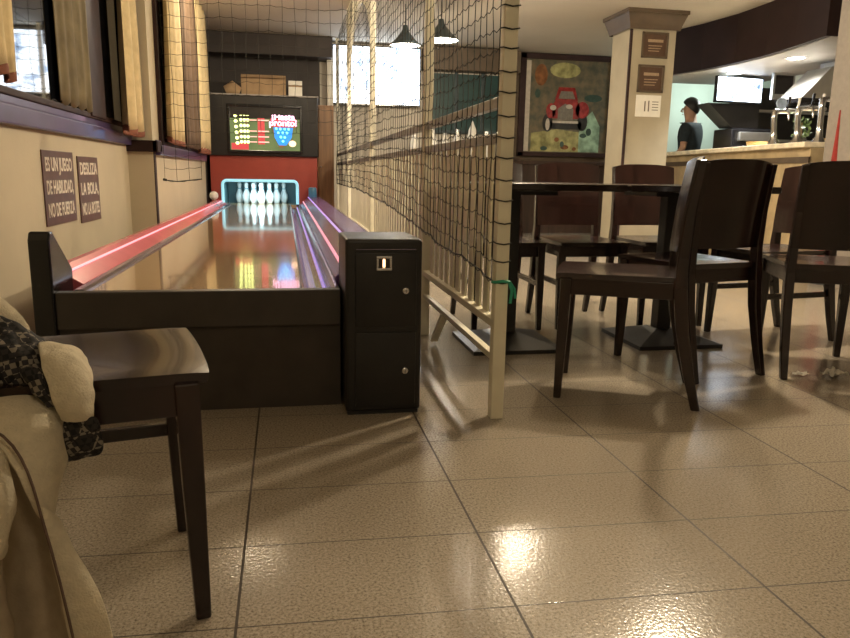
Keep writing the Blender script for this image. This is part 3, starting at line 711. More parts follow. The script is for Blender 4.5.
# ------------------------------------------------------------------ sideboard and pale things behind the fence
sb = empty('sideboard', (2.2, 9.35, 0), 'dark sideboard at the far wall behind the fence', 'sideboard')
b = MB(); b.box(-0.75, 0.75, -0.2, 0.33, 0.0, 0.98, 0.005); b.build('body', W_BROWN, sb)
b = MB(); b.box(-0.78, 0.78, -0.23, 0.33, 0.98, 1.01, 0.005); b.build('top', W_BROWN, sb)
for x in (-0.37, 0.37):
    b = MB(); b.box(x-0.34, x+0.34, -0.215, -0.2, 0.1, 0.86, 0.004); b.build('door', W_BROWN, sb)
prof = [(0.0, 0), (0.05, 0), (0.055, 0.02), (0.055, 0.18), (0.03, 0.24), (0.022, 0.30), (0.026, 0.31), (0.0, 0.31)]
bot0 = None
for i, (x, s, lb) in enumerate(((1.62, 0.95, 'pale bottle at the left end of the sideboard row'), (1.86, 1.1, 'second pale bottle along the sideboard row'), (2.02, 0.9, 'third pale bottle along the sideboard row, a short one'), (2.18, 1.05, 'fourth pale bottle, left of the white cone'), (2.56, 1.0, 'pale bottle between the white cone and globe lamp'))):
    if bot0 is None:
        r = empty('bottle', (x, 9.28, 1.01), lb, 'bottle', 'pale bottles on the sideboard')
        b = MB(); b.lathe(prof, (0, 0, 0), 14); b.build('bottle_body', M_WHITE, r, smooth=50)
        b = MB(); b.lathe([(0.028, 0.295), (0.028, 0.325), (0.0, 0.325)], (0, 0, 0), 12); b.build('cap', M_STEEL, r)
        bot0 = r
    else:
        r = copy_tree(bot0); r.location = (x, 9.28, 1.01); r['label'] = lb
    r.scale = (s, s, s)
cn = MB(); cn.lathe([(0.0, 0), (0.045, 0), (0.075, 0.2), (0.05, 0.34), (0.0, 0.46)], (0, 0, 0), 10); cn = cn.build('napkin', M_WHITEP, None, smooth=30, loc=(2.38, 9.28, 1.01)); tag(cn, 'tall white folded napkin standing among the pale bottles', 'napkin')
gl = empty('globe_lamp', (2.78, 9.30, 1.01), 'small white globe lamp at the right end of the sideboard', 'lamp')
b = MB(); b.lathe([(0.05, 0), (0.05, 0.02), (0.015, 0.03), (0.015, 0.27), (0.0, 0.27)], (0, 0, 0), 14); b.build('base', M_STEEL, gl)
b = MB(); b.lathe([(0.001, 0.25)]+[(0.062*math.cos(a), 0.312+0.062*math.sin(a)) for a in [(-PI/2)+PI*i/12 for i in range(1, 12)]]+[(0.001, 0.374)], (0, 0, 0), 18); b.build('globe', mat('globe_glow', (0.9, 0.85, 0.7), 0.5, emit=(1.0, 0.85, 0.6), estr=3.0, var=0.01), gl, smooth=60)

# ------------------------------------------------------------------ car poster
po = empty('poster', (3.77, 9.66, 1.72), 'framed poster of a red vintage car on the far wall', 'poster')
b = MB(); pw, ph = 0.66, 0.67
b.box(-pw, pw, -0.02, 0.03, ph-0.07, ph, 0.006); b.box(-pw, pw, -0.02, 0.03, -ph, -ph+0.06, 0.006); b.box(-pw, -pw+0.085, -0.02, 0.03, -ph, ph, 0.006); b.box(pw-0.04, pw, -0.02, 0.03, -ph, ph, 0.006)
b.build('frame', M_FRAME, po)
b = MB(); b.box(-pw+0.08, pw-0.03, 0.005, 0.03, -ph+0.05, ph-0.06); b.build('print', mat('poster_ground', (0.16, 0.12, 0.07), 0.35, color2=(0.06, 0.065, 0.045), scale=9), po)
def flat(nm, polys, mt, y):
    for pl in polys:
        b = MB(); b.prism([(x, y, z) for x, z in pl], (0, 0.0015, 0)); b.build(nm, mt, po)
def ell(cx, cz, rx, rz, n=16): return [(cx+rx*math.cos(2*PI*i/n), cz+rz*math.sin(2*PI*i/n)) for i in range(n)]
P_R, P_W, P_Y, P_T, P_K, P_O = mat('print_red', (0.25, 0.03, 0.026), 0.2, var=0.35, scale=14), mat('print_white', (0.45, 0.40, 0.33), 0.35, var=0.1, scale=20), mat('print_yellow', (0.30, 0.28, 0.12), 0.2, var=0.4, scale=9), mat('print_mint', (0.27, 0.40, 0.29), 0.2, var=0.35, scale=9), mat('print_black', (0.02, 0.018, 0.015), 0.35, var=0.1, scale=20), mat('print_orange', (0.20, 0.085, 0.035), 0.2, var=0.4, scale=12)
flat('white_margin', [[(-0.575, -0.60), (-0.505, -0.60), (-0.505, 0.58), (-0.575, 0.58)]], P_W, 0.0035)
flat('yellow_print', [[(-0.47, -0.60), (0.25, -0.60), (0.25, -0.34), (-0.1, -0.30), (-0.47, -0.36)], ell(-0.02, 0.47, 0.22, 0.10)], P_Y, 0.0035)
flat('mint_ground', [[(0.22, -0.60), (0.52, -0.60), (0.52, -0.25), (0.40, -0.05), (0.30, -0.15), (0.22, -0.34)]], P_T, 0.003)
flat('tyre_print', [ell(-0.24, -0.22, 0.075, 0.12), ell(0.26, -0.20, 0.075, 0.12), [(-0.2, -0.30), (0.25, -0.30), (0.25, -0.20), (-0.2, -0.20)]], P_K, 0.0028)
flat('car_print', [[(-0.17, -0.16), (0.20, -0.16), (0.22, 0.0), (0.17, 0.08), (-0.14, 0.08), (-0.19, 0.0)], [(-0.15, 0.08), (0.18, 0.08), (0.13, 0.25), (-0.10, 0.25)], ell(0.25, -0.04, 0.10, 0.11), ell(-0.20, -0.06, 0.07, 0.10)], P_R, 0.0022)
flat('car_screen', [[(-0.10, 0.10), (0.14, 0.10), (0.10, 0.20), (-0.07, 0.20)], [(-0.10, -0.18), (0.12, -0.18), (0.12, -0.03), (0.0, 0.04), (-0.10, -0.03)]], mat('print_grey', (0.16, 0.14, 0.11), 0.3, var=0.2, scale=30), 0.0018)
flat('lamp_print', [ell(-0.17, -0.02, 0.045, 0.035), ell(0.06, 0.0, 0.05, 0.03), [(-0.17, -0.22), (0.2, -0.22), (0.2, -0.19), (-0.17, -0.19)], ell(-0.24, -0.24, 0.03, 0.08)], P_W, 0.0014)
flat('orange_print', [ell(-0.36, 0.40, 0.09, 0.14), ell(-0.10, -0.44, 0.035, 0.03), ell(0.02, -0.54, 0.06, 0.03), ell(0.16, -0.56, 0.03, 0.025)], P_O, 0.0014)
flat('leaf_print', [ell(0.28, -0.38, 0.05, 0.03), ell(0.36, -0.33, 0.04, 0.05), ell(-0.02, -0.50, 0.03, 0.04), ell(-0.28, -0.56, 0.05, 0.03), ell(-0.40, 0.16, 0.04, 0.06), ell(0.40, 0.12, 0.13, 0.05)], mat('print_leaf', (0.03, 0.06, 0.045), 0.35, var=0.2, scale=20), 0.0010)

# pillar notices
def notice(x0, x1, z0, z1, framed, label):
    cx, cz = (x0+x1)/2, (z0+z1)/2; w, h = (x1-x0)/2, (z1-z0)/2
    r = empty('notice', (cx, 7.0, cz), label, 'notice', 'notices on the square pillar')
    if framed:
        b = MB()
        for a in ((-w, w, h-0.022, h), (-w, w, -h, -h+0.022), (-w, -w+0.022, -h, h), (w-0.022, w, -h, h)): b.box(a[0], a[1], -0.022, -0.001, a[2], a[3], 0.004)
        b.build('frame', M_CORN, r)
        b = MB(); b.box(-w+0.01, w-0.01, -0.010, -0.001, -h+0.01, h-0.01); b.build('board', mat('notice_brown', (0.085, 0.048, 0.03), 0.3, var=0.1, scale=20), r)
        b = MB(); b.box(-w*0.55, w*0.62, -0.0118, -0.0105, h*0.22, h*0.44)
        for k in range(3): b.box(-w*0.5, w*(0.55-0.1*k), -0.0118, -0.0105, -h*(0.02+0.2*k)-0.008, -h*(0.02+0.2*k)); 
        b.build('print_lines', mat('notice_print', (0.34, 0.25, 0.16), 0.5, var=0.1, scale=40), r)
    else:
        b = MB(); b.box(-w, w, -0.004, 0.0, -h, h); b.build('sheet', M_WHITEP, r)
        b = MB(); b.box(-w*0.32, -w*0.22, -0.006, -0.0045, -h*0.5, h*0.45); b.box(-w*0.02, w*0.08, -0.006, -0.0045, -h*0.5, h*0.5)
        for k in range(4): b.box(w*0.3, w*0.8, -0.006, -0.0045, h*(0.4-0.25*k)-0.004, h*(0.4-0.25*k)+0.004)
        b.build('print_marks', mat('notice_ink', (0.16, 0.14, 0.11), 0.6, var=0.1, scale=40), r)
notice(3.495, 3.775, 1.955, 2.20, True, 'upper of two brown framed notices on the square pillar')
notice(3.475, 3.755, 1.625, 1.89, True, 'lower of two brown framed notices on the square pillar')
notice(3.478, 3.750, 1.39, 1.60, False, 'white paper notice under the framed ones on the pillar')

# ------------------------------------------------------------------ bar
bar = empty('bar_counter', (4.4, 6.8, 0), 'pale stone topped bar counter at the right, behind the square pillar', 'bar counter')
def counter_line(y): return 4.18+(y-5.15)*0.132
def bp_(mb, nm, mt): bmesh.ops.translate(mb.bm, vec=(-4.4, -6.8, 0), verts=mb.bm.verts[:]); return mb.build(nm, mt, bar)
b = MB(); b.prism([(counter_line(5.42), 5.42, 1.055), (counter_line(8.6), 8.6, 1.055), (counter_line(8.6)+0.36, 8.6, 1.055), (counter_line(5.42)+0.5, 5.42, 1.055)], (0, 0, 0.045)); o = bp_(b, 'counter_top', M_TAN); bevel_mod(o, 0.008)
b = MB(); b.prism([(counter_line(5.42)+0.07, 5.42, 0.0), (counter_line(8.6)+0.07, 8.55, 0.0), (counter_line(8.6)+0.3, 8.55, 0.0), (counter_line(5.42)+0.42, 5.42, 0.0)], (0, 0, 1.055)); bp_(b, 'counter_front', M_TANF)
b = MB(); b.prism([(counter_line(5.42)+0.055, 5.42, 0.93), (counter_line(8.6)+0.055, 8.56, 0.93), (counter_line(8.6)+0.08, 8.56, 0.93), (counter_line(5.42)+0.08, 5.42, 0.93)], (0, 0, 0.05)); bp_(b, 'ledge_moulding', M_CORN)
# curved canopy over the bar
so = MB()
line = [(4.12, 8.45), (4.28, 7.9), (4.40, 7.4), (4.46, 6.9), (4.45, 6.4), (4.38, 5.9), (4.30, 5.42)]
poly = line+[(5.6, 5.42), (5.6, 8.45)]
so.prism([(x, y, 1.93) for x, y in poly], (0, 0, ZC-1.93)); structure(so.build('beam_bar_canopy', M_SOFF))
un = MB(); un.prism([(x+0.05, y, 1.922) for x, y in line]+[(5.58, 5.45, 1.922), (5.58, 8.42, 1.922)], (0, 0, 0.010)); structure(un.build('ceiling_bar', M_UNDER))
def downlight(x, y, label):
    r = empty('downlight', (x, y, 1.922), label, 'lamp', 'recessed lamps under the bar canopy')
    b = MB(); b.lathe([(0.075, 0), (0.085, -0.004), (0.10, -0.002), (0.10, 0.0)], (0, 0, 0), 24); b.build('ring', M_STEEL, r)
    b = MB(); b.lathe([(0.0, -0.003), (0.078, -0.003), (0.078, 0.0), (0.0, 0.0)], (0, 0, 0), 24); b.build('diffuser', M_DOWN, r)
downlight(4.84, 7.45, 'round recessed lamp above the bar television')
downlight(4.78, 6.40, 'round recessed lamp above the beer taps')
tv('television', (4.97, 7.52, 1.635), 0.60, 0.25, math.radians(8), 'bright television under the canopy behind the bar', M_TVB)
cb2 = MB(); cb2.prism([(4.66, 7.62, 1.62), (5.30, 7.62, 1.62), (5.30, 7.62, 1.36), (4.98, 7.62, 1.36)], (0, 0.25, 0)); cb2 = cb2.build('shelf_cabinet', M_BLACK); tag(cb2, 'black tapering cabinet under the bar television', 'cabinet')
# tall back unit which carries the coffee machine
bu = empty('back_unit', (5.35, 7.8, 0), 'dark work unit behind the bar counter carrying the coffee machine', 'cabinet')
b = MB(); b.box(-0.42, 0.55, -0.32, 0.30, 0, 0.98, 0.005); b.build('body', M_BLACK, bu)
b = MB(); b.box(-0.44, 0.57, -0.34, 0.30, 0.98, 1.01, 0.004); b.build('top', M_STEEL, bu)
cm = empty('coffee_machine', (5.22, 7.72, 1.01), 'dark coffee machine behind the bar counter', 'coffee machine')
b = MB(); b.box(-0.28, 0.28, -0.18, 0.2, 0, 0.34, 0.02); b.build('body', M_BLACKG, cm)
b = MB(); b.box(-0.22, 0.22, -0.23, -0.18, 0.2, 0.3, 0.015); b.build('group_head', M_STEEL, cm)
b = MB(); b.box(-0.24, 0.24, -0.26, -0.18, 0.0, 0.03, 0.005); b.build('drip_tray', M_STEEL, cm)
bk = empty('back_cabinet', (6.2, 8.45, 0), 'tall dark cabinet at the back of the bar, behind the beer taps', 'cabinet')
b = MB(); b.box(-0.62, 0.7, -0.12, 0.2, 0, 1.90, 0.006); b.build('body', M_BLACK, bk)
for z in (1.25, 1.6):
    b = MB(); b.box(-0.60, 0.68, -0.22, -0.12, z, z+0.03, 0.003); b.build('shelf', M_STEEL, bk)
hd = empty('extractor_hood', (5.15, 6.35, 1.5), 'sloping steel extractor hood at the right end of the bar', 'hood')
b = MB(); b.prism([(-0.30, 0, 0.06), (0.45, 0, 0.06), (0.45, 0, 0.36), (0.0, 0, 0.36)], (0, 0.35, 0)); b.build('canopy', M_STEEL, hd)
b = MB(); b.box(-0.32, 0.46, -0.01, 0.36, 0.02, 0.06, 0.004); b.build('rim', M_BLACKG, hd)
b = MB(); b.box(0.1, 0.4, 0.1, 0.3, 0.36, 0.425); b.build('duct', M_STEEL, hd)
sp = empty('wall_monitor', (5.22, 7.28, 1.64), 'small dark framed monitor right of the bar television', 'monitor')
b = MB(); b.box(-0.02, 0.24, 0, 0.04, 0.0, 0.28, 0.004); b.build('frame', M_STEEL, sp)
b = MB(); b.box(0.005, 0.215, -0.004, 0.0, 0.06, 0.255); b.build('screen', M_BLACKG, sp)
# beer taps
def tap(x, y, h, lean, label, badge):
    r = empty('beer_tap', (x, y, 1.10), label, 'beer tap', 'chrome beer taps on the bar')
    b = MB(); b.tube([(0, 0, 0), (0, 0, 0.02), (0, 0, 0.05), (-lean*0.4, 0, h*0.4), (-lean, 0, h*0.8), (-lean*0.7, 0, h*0.95), (0.03, 0, h)], [0.055, 0.05, 0.03, 0.025, 0.026, 0.03, 0.022], 14); b.build('column', M_CHROME, r, smooth=60)
    b = MB(); b.tube([(-0.02, 0, h*0.98), (0.12, -0.02, h*1.0), (0.22, -0.04, h*0.98)], [0.022, 0.024, 0.016], 10); b.build('manifold', M_CHROME, r, smooth=60)
    for k in range(2):
        xx = 0.08+0.10*k
        b = MB(); b.tube([(xx, -0.02, h), (xx-0.02, -0.08, h-0.005), (xx-0.025, -0.10, h-0.05), (xx-0.025, -0.10, h-0.09)], [0.011, 0.011, 0.010, 0.007], 8); b.build('spout', M_CHROME, r, smooth=60)
        b = MB(); b.tube([(xx, -0.03, h+0.01), (xx+0.004, -0.045, h+0.06), (xx+0.006, -0.05, h+0.12)], [0.006, 0.010, 0.013], 8); b.build('handle', M_WHITE if k else M_BLACKG, r, smooth=60)
    if badge:
        b = MB(); b.lathe([(0, -0.008), (0.05, -0.008), (0.055, 0), (0.05, 0.008), (0, 0.008)], (0, 0, 0), 20, Matrix.Translation((0.02, -0.03, h+0.06)) @ Matrix.Rotation(PI/2, 4, 'X')); b.build('badge', mat('badge_blue', (0.30, 0.38, 0.50), 0.3, var=0.15, scale=30), r, smooth=50)
    return r
tap(4.385, 6.05, 0.30, 0.02, 'chrome beer tap column with a round badge, left of the plant', True)
tap(4.40, 5.76, 0.30, 0.015, 'chrome beer tap column just right of the plant', False)
tap(4.45, 5.55, 0.36, 0.01, 'tallest chrome beer tap column, farthest right on the bar', False)
pl = empty('potted_plant', (4.62, 6.00, 1.10), 'green leafy plant between the beer taps', 'plant')
b = MB(); b.lathe([(0.04, 0), (0.055, 0.06), (0.05, 0.065), (0.0, 0.06)], (0, 0, 0), 14); b.build('pot', M_BLACK, pl)
b = MB()
for i in range(90):
    a = random.random()*2*PI; rr = random.random()**0.5*0.075; z = 0.07+random.random()*0.17; p = Vector((rr*math.cos(a), rr*math.sin(a), z)); d = Vector((random.uniform(-1, 1), random.uniform(-1, 1), random.uniform(-0.2, 1))).normalized(); s = Vector((-d.y, d.x, 0)).normalized()*0.012
    b.face(b.verts([p-d*0.028, p+s, p+d*0.028, p-s]))
b.build('foliage', M_LEAF, pl)
b = MB(); b.tube([(0, 0, 0.03), (0, 0, 0.2)], 0.008, 6); b.build('stem', M_CARD, pl)
def tray(x, y, w, label):
    r = empty('tray', (x, y, 1.10), label, 'tray', 'straw trays on the bar counter')
    b = MB(); b.lathe([(0.0, 0.0), (w*0.85, 0.0), (w, 0.045), (w*0.96, 0.045), (w*0.82, 0.008), (0.0, 0.008)], (0, 0, 0), 22); b.build('tray_body', M_YELC, r, smooth=40)
tray(4.50, 6.45, 0.10, 'straw-coloured tray on the counter before the coffee machine')
tray(4.62, 5.72, 0.075, 'straw-coloured tray on the counter behind the tallest tap')

# ------------------------------------------------------------------ barman
pe = empty('person', (5.20, 8.86, 0), 'person with short dark hair in a dark shirt standing behind the bar', 'person')
def skin_mesh(name, joints, edges, material, parent, root=0, sub=2):
    me = bpy.data.meshes.new(name); me.from_pydata([j[0] for j in joints], edges, [])
    o = bpy.data.objects.new(name, me); COL.objects.link(o)
    md = o.modifiers.new('skin', 'SKIN'); md.use_smooth_shade = True
    for i, j in enumerate(joints):
        sv = me.skin_vertices[0].data[i]; r = j[1]; sv.radius = r if isinstance(r, tuple) else (r, r); sv.use_root = (i == root)
    o.modifiers.new('sub', 'SUBSURF').levels = sub; o.modifiers['sub'].render_levels = sub
    dg = bpy.context.evaluated_depsgraph_get(); m2 = bpy.data.meshes.new_from_object(o.evaluated_get(dg)); bpy.data.objects.remove(o)
    m2.materials.clear(); m2.materials.append(material)
    for p in m2.polygons: p.use_smooth = True
    o = bpy.data.objects.new(name, m2); COL.objects.link(o); o.parent = parent
    return o
HB = 1.80
J = [((0, 0, 0.96), (0.15, 0.10)), ((0, 0, 1.15), (0.145, 0.10)), ((0, 0.0, 1.36), (0.175, 0.11)), ((0, -0.005, 1.47), (0.11, 0.09)), ((0, -0.012, 1.54), (0.064, 0.066)), ((0, -0.03, 1.645), (0.080, 0.098)), ((0, -0.025, 1.735), (0.078, 0.096)),
     ((-0.19, 0, 1.43), 0.058), ((-0.25, 0.0, 1.16), 0.042), ((-0.22, -0.16, 0.98), 0.032), ((0.19, 0, 1.43), 0.058), ((0.25, 0.0, 1.16), 0.042), ((0.20, -0.18, 1.0), 0.032),
     ((-0.10, 0, 0.88), 0.085), ((-0.11, 0, 0.50), 0.058), ((-0.12, 0.0, 0.09), 0.042), ((-0.12, -0.13, 0.045), 0.040), ((0.10, 0, 0.88), 0.085), ((0.11, 0, 0.50), 0.058), ((0.12, 0, 0.09), 0.042), ((0.12, -0.13, 0.045), 0.040),
     ((-0.20, -0.24, 0.94), 0.026), ((0.18, -0.26, 0.97), 0.026)]
Eg = [(0, 1), (1, 2), (2, 3), (3, 4), (4, 5), (5, 6), (2, 7), (7, 8), (8, 9), (2, 10), (10, 11), (11, 12), (0, 13), (13, 14), (14, 15), (15, 16), (0, 17), (17, 18), (18, 19), (19, 20), (9, 21), (12, 22)]
skin_mesh('body', J, Eg, M_SKIN, pe)
JS = [((0, 0, 0.93), (0.176, 0.138)), ((0, 0, 1.15), (0.170, 0.140)), ((0, 0.0, 1.36), (0.200, 0.150)), ((0, -0.005, 1.49), (0.125, 0.118)), ((-0.19, 0, 1.43), 0.085), ((-0.24, 0.0, 1.22), 0.062), ((0.19, 0, 1.43), 0.075), ((0.24, 0.0, 1.22), 0.062)]
skin_mesh('shirt', JS, [(0, 1), (1, 2), (2, 3), (2, 4), (4, 5), (2, 6), (6, 7)], M_SHIRT, pe)
JT = [((0, 0, 0.94), (0.165, 0.115)), ((-0.10, 0, 0.86), 0.10), ((-0.11, 0, 0.50), 0.075), ((-0.12, 0.0, 0.10), 0.062), ((0.10, 0, 0.86), 0.10), ((0.11, 0, 0.50), 0.075), ((0.12, 0, 0.10), 0.062)]
skin_mesh('trousers', JT, [(0, 1), (1, 2), (2, 3), (0, 4), (4, 5), (5, 6)], M_BLACK, pe)
b = MB()
rows_ = []
for j in range(9):
    ph_ = j/8*0.60*PI; row = []
    for i in range(20):
        a = 2*PI*i/20
        back = 0.5+0.5*math.sin(a)
        lim = ph_*(0.52+0.72*back)
        row.append(Vector((0.094*math.sin(lim)*math.cos(a), -0.022+0.114*math.sin(lim)*math.sin(a), 1.690+0.126*math.cos(lim))))
    rows_.append(row)
b.grid(rows_, close=True); hr = b.build('hair', M_HAIR, pe); mod_smooth(hr, 1, 0.012)
for s in (-1, 1):
    b = MB(); b.lathe([(0.0, -0.01), (0.018, -0.006), (0.02, 0.004), (0.0, 0.01)], (0, 0, 0), 10, Matrix.Translation((s*0.086, -0.015, 1.66)) @ Matrix.Rotation(PI/2, 4, 'Y') @ Matrix.Diagonal((1.5, 1, 1, 1))); b.build('ear', M_SKIN, pe, smooth=60)
    b = MB(); b.lathe([(0.0, -0.003), (0.009, 0), (0.0, 0.003)], (0, 0, 0), 10, Matrix.Translation((s*0.03, -0.124, 1.672)) @ Matrix.Rotation(PI/2, 4, 'X')); b.build('eye', M_HAIR, pe)
b = MB(); b.tube([(0, -0.122, 1.685), (0, -0.142, 1.645), (0, -0.122, 1.635)], [0.008, 0.014, 0.010], 8); b.build('nose', M_SKIN, pe, smooth=60)
b = MB(); b.box(-0.022, 0.022, -0.124, -0.112, 1.60, 1.607, 0.002); b.build('mouth', mat('lips', (0.30, 0.12, 0.09), 0.5, var=0.05), pe)
pe.rotation_euler.z = math.radians(-138)
pe.scale = (1.0, 1.0, 1.0)

# ------------------------------------------------------------------ chairs
def make_chair(loc, rz, label, bars=()):
    r = empty('dining_chair', loc, label, 'chair', 'dark wooden dining chairs', rz)
    # seat: slightly dished panel with rounded front
    b = MB(); nx, ny = 12, 12; top, bot = [], []
    for j in range(ny+1):
        v = j/ny; yv = -0.205+0.425*v; row, rb_ = [], []
        for i in range(nx+1):
            u = i/nx*2-1
            hw = 0.178+0.010*v
            cy = yv-(0.006*u*u*v)
            dish = -0.010*(1-u*u)*math.sin(PI*min(1, v*1.05))
            edge = -0.002*max(0, abs(u)-0.85)/0.15 - 0.002*max(0, v-0.9)/0.1
            row.append((u*hw, cy, 0.456+dish+edge)); rb_.append((u*hw*0.97, cy*0.985, 0.434))
        top.append(row); bot.append(rb_)
    b.grid(top); b.grid(bot)
    for a, c in ((top[0], bot[0]), (top[-1], bot[-1]), ([q[0] for q in top], [q[0] for q in bot]), ([q[-1] for q in top], [q[-1] for q in bot])): b.grid([a, c])
    bmesh.ops.remove_doubles(b.bm, verts=b.bm.verts[:], dist=1e-5)
    b.build('seat', W_CHAIR, r, smooth=40)
    # apron
    b = MB(); b.box(-0.165, 0.165, 0.165, 0.185, 0.378, 0.436, 0.002); b.box(-0.155, 0.155, -0.19, -0.17, 0.378, 0.436, 0.002)
    b.box(-0.178, -0.158, -0.18, 0.18, 0.378, 0.436, 0.002); b.box(0.158, 0.178, -0.18, 0.18, 0.378, 0.436, 0.002); b.build('seat_frame', W_CHAIR, r)
    for s in (-1, 1):
        b = MB(); b.sqtube([(s*0.172, 0.188, 0), (s*0.170, 0.182, 0.25), (s*0.168, 0.178, 0.436)], [0.026, 0.036, 0.040], [0.026, 0.036, 0.040])
        o = b.build('leg', W_CHAIR, r); bevel_mod(o, 0.004)
    for s in (-1, 1):
        b = MB(); ys = [(-0.282, 0), (-0.250, 0.12), (-0.216, 0.28), (-0.200, 0.42), (-0.200, 0.52), (-0.210, 0.66), (-0.230, 0.80), (-0.237, 0.842)]
        b.sqtube([(s*(0.176-0.004*(z > 0.5)), yv, z) for yv, z in ys], [0.026, 0.030, 0.034, 0.036, 0.032, 0.028, 0.026, 0.026], [0.030, 0.036, 0.042, 0.044, 0.036, 0.030, 0.026, 0.026])
        o = b.build('leg', W_CHAIR, r); bevel_mod(o, 0.004)
    # broad curved back panel
    b = MB(); nu, nv = 14, 8
    def bp3(u, v, t):
        z = 0.515+0.337*v
        yb_ = -0.200-0.010*max(0, min(1, (z-0.52)/0.14))-0.028*max(0, (z-0.66)/0.19)
        cv = -0.026*(1-u*u)
        taper = 0.181 if v > 0 else 0.178
        zz = z+0.006*(1-u*u)*(1 if v > 0.99 else 0) - 0.010*(u**4)*(1 if v > 0.99 else 0)
        return Vector((u*taper, yb_+cv+0.016+t, zz))
    fr = [[bp3(i/nu*2-1, j/nv, 0.007) for i in range(nu+1)] for j in range(nv+1)]; bk = [[bp3(i/nu*2-1, j/nv, -0.007) for i in range(nu+1)] for j in range(nv+1)]
    b.grid(fr); b.grid(bk)
    for a, c in ((fr[0], bk[0]), (fr[-1], bk[-1]), ([q[0] for q in fr], [q[0] for q in bk]), ([q[-1] for q in fr], [q[-1] for q in bk])): b.grid([a, c])
    bmesh.ops.remove_doubles(b.bm, verts=b.bm.verts[:], dist=1e-5)
    b.build('backrest', W_CHAIR, r, smooth=40)
    for s in bars:
        b = MB(); b.box(s*0.170-0.009, s*0.170+0.009, -0.228, 0.184, 0.225, 0.252, 0.003); b.build('stretcher', W_CHAIR, r)
    return r
c1 = make_chair((1.192, 2.430, 0), math.radians(64), 'dark wooden chair nearest the fence, turned sideways, its seat towards the net')
def chair(src, x, y, deg, label):
    c = copy_tree(src); c.location = (x, y, 0); c.rotation_euler.z = math.radians(deg); c['label'] = label; return c
chair(c1, 1.655, 2.765, 13, 'dark wooden chair with its back to the viewer, bluish glare on its seat')
chair(c1, 2.215, 2.66, -22, 'dark wooden chair at the right edge, its wide back to the viewer')
c4 = make_chair((1.55, 3.66, 0), PI, 'dark wooden chair behind the table, below the red car poster', (-1, 1))
chair(c4, 2.01, 3.66, 180, 'dark wooden chair behind the table, in front of the square pillar')
chair(c4, 1.10, 3.66, 180, 'dark wooden chair behind the table, half hidden by the near fence post')
chair(c4, 2.36, 3.19, 98, "dark wooden chair at the table's right end, seen between two near chair backs")
make_chair((-0.381, 1.334, 0), math.radians(-77), 'dark wooden chair in the left foreground under the cream coat', (-1,))
# tables
def make_table(x, y, label, w, dx):
    r = empty('table', (x, y, 0), label, 'table', 'dark square tables pushed together')
    b = MB(); b.box(-w-dx, w-dx, -0.34, 0.34, 0.722, 0.752, 0.005); b.build('tabletop', W_TABLE, r)
    b = MB(); b.box(-0.035, 0.035, -0.035, 0.035, 0.05, 0.70, 0.005); b.build('pedestal', M_BLACK, r)
    b = MB(); b.box(-0.16, 0.16, -0.16, 0.16, 0.70, 0.722); b.build('top_plate', M_BLACK, r)
    b = MB(); b.grid([[(-0.21, -0.21, 0), (0.21, -0.21, 0), (0.21, 0.21, 0), (-0.21, 0.21, 0)], [(-0.21, -0.21, 0.018), (0.21, -0.21, 0.018), (0.21, 0.21, 0.018), (-0.21, 0.21, 0.018)], [(-0.05, -0.05, 0.065), (0.05, -0.05, 0.065), (0.05, 0.05, 0.065), (-0.05, 0.05, 0.065)]], close=True)
    b.bm.faces.new([v for v in b.bm.verts][:4]); b.bm.faces.new([v for v in b.bm.verts][8:12]); b.build('base', M_BLACK, r)
    return r
make_table(1.01, 3.19, 'dark square table next to the near fence post', 0.355, -0.045)
make_table(1.80, 3.19, 'dark square table in front of the square pillar, joined to the one by the fence', 0.355, 0.02)

# crumpled paper on the floor
def scrap(x, y, w, d, h, seed, label):
    b = MB(); rows_ = []
    for j in range(9):
        rows_.append([Vector((w*(i/10-0.5)+0.006*math.sin(j*2+seed), d*(j/8-0.5)+0.006*math.sin(i*1.7+seed), 0.004+h*abs(noise.noise((i*0.55+seed, j*0.6, seed)))*2)) for i in range(11)])
    b.grid(rows_); o = b.build('paper_napkin', M_WHITEP, loc=(x, y, 0)); mod_smooth(o, 1, 0.002, 1); tag(o, label, 'paper', 'paper scraps on the floor')
scrap(2.17, 2.455, 0.085, 0.055, 0.03, 2.3, 'crumpled white paper on the floor, the larger scrap by the right-hand chair')
scrap(2.05, 2.50, 0.06, 0.035, 0.015, 5.1, 'small flat white paper scrap on the floor beside the crumpled one')
# folded red parasol by the right pilaster
rp = empty('folded_parasol', (4.02, 4.86, 0), 'folded red parasol leaning by the pale pillar at the right edge', 'parasol')
b = MB(); b.tube([(0.03, 0, 1.30), (0.035, 0, 1.05), (0.05, 0, 0.7), (0.08, 0, 0.35), (0.10, 0, 0.22)], [0.006, 0.02, 0.05, 0.085, 0.06], 12); b.build('canopy', M_REDC, rp, smooth=60)
b = MB(); b.tube([(0.10, 0, 0.0), (0.08, 0, 0.35)], 0.012, 8); b.build('pole', M_WHITE, rp)
b = MB(); b.lathe([(0.0, 0), (0.13, 0), (0.12, 0.03), (0.02, 0.05), (0.0, 0.05)], (0.10, 0, 0), 18); b.build('foot', M_BLACK, rp)

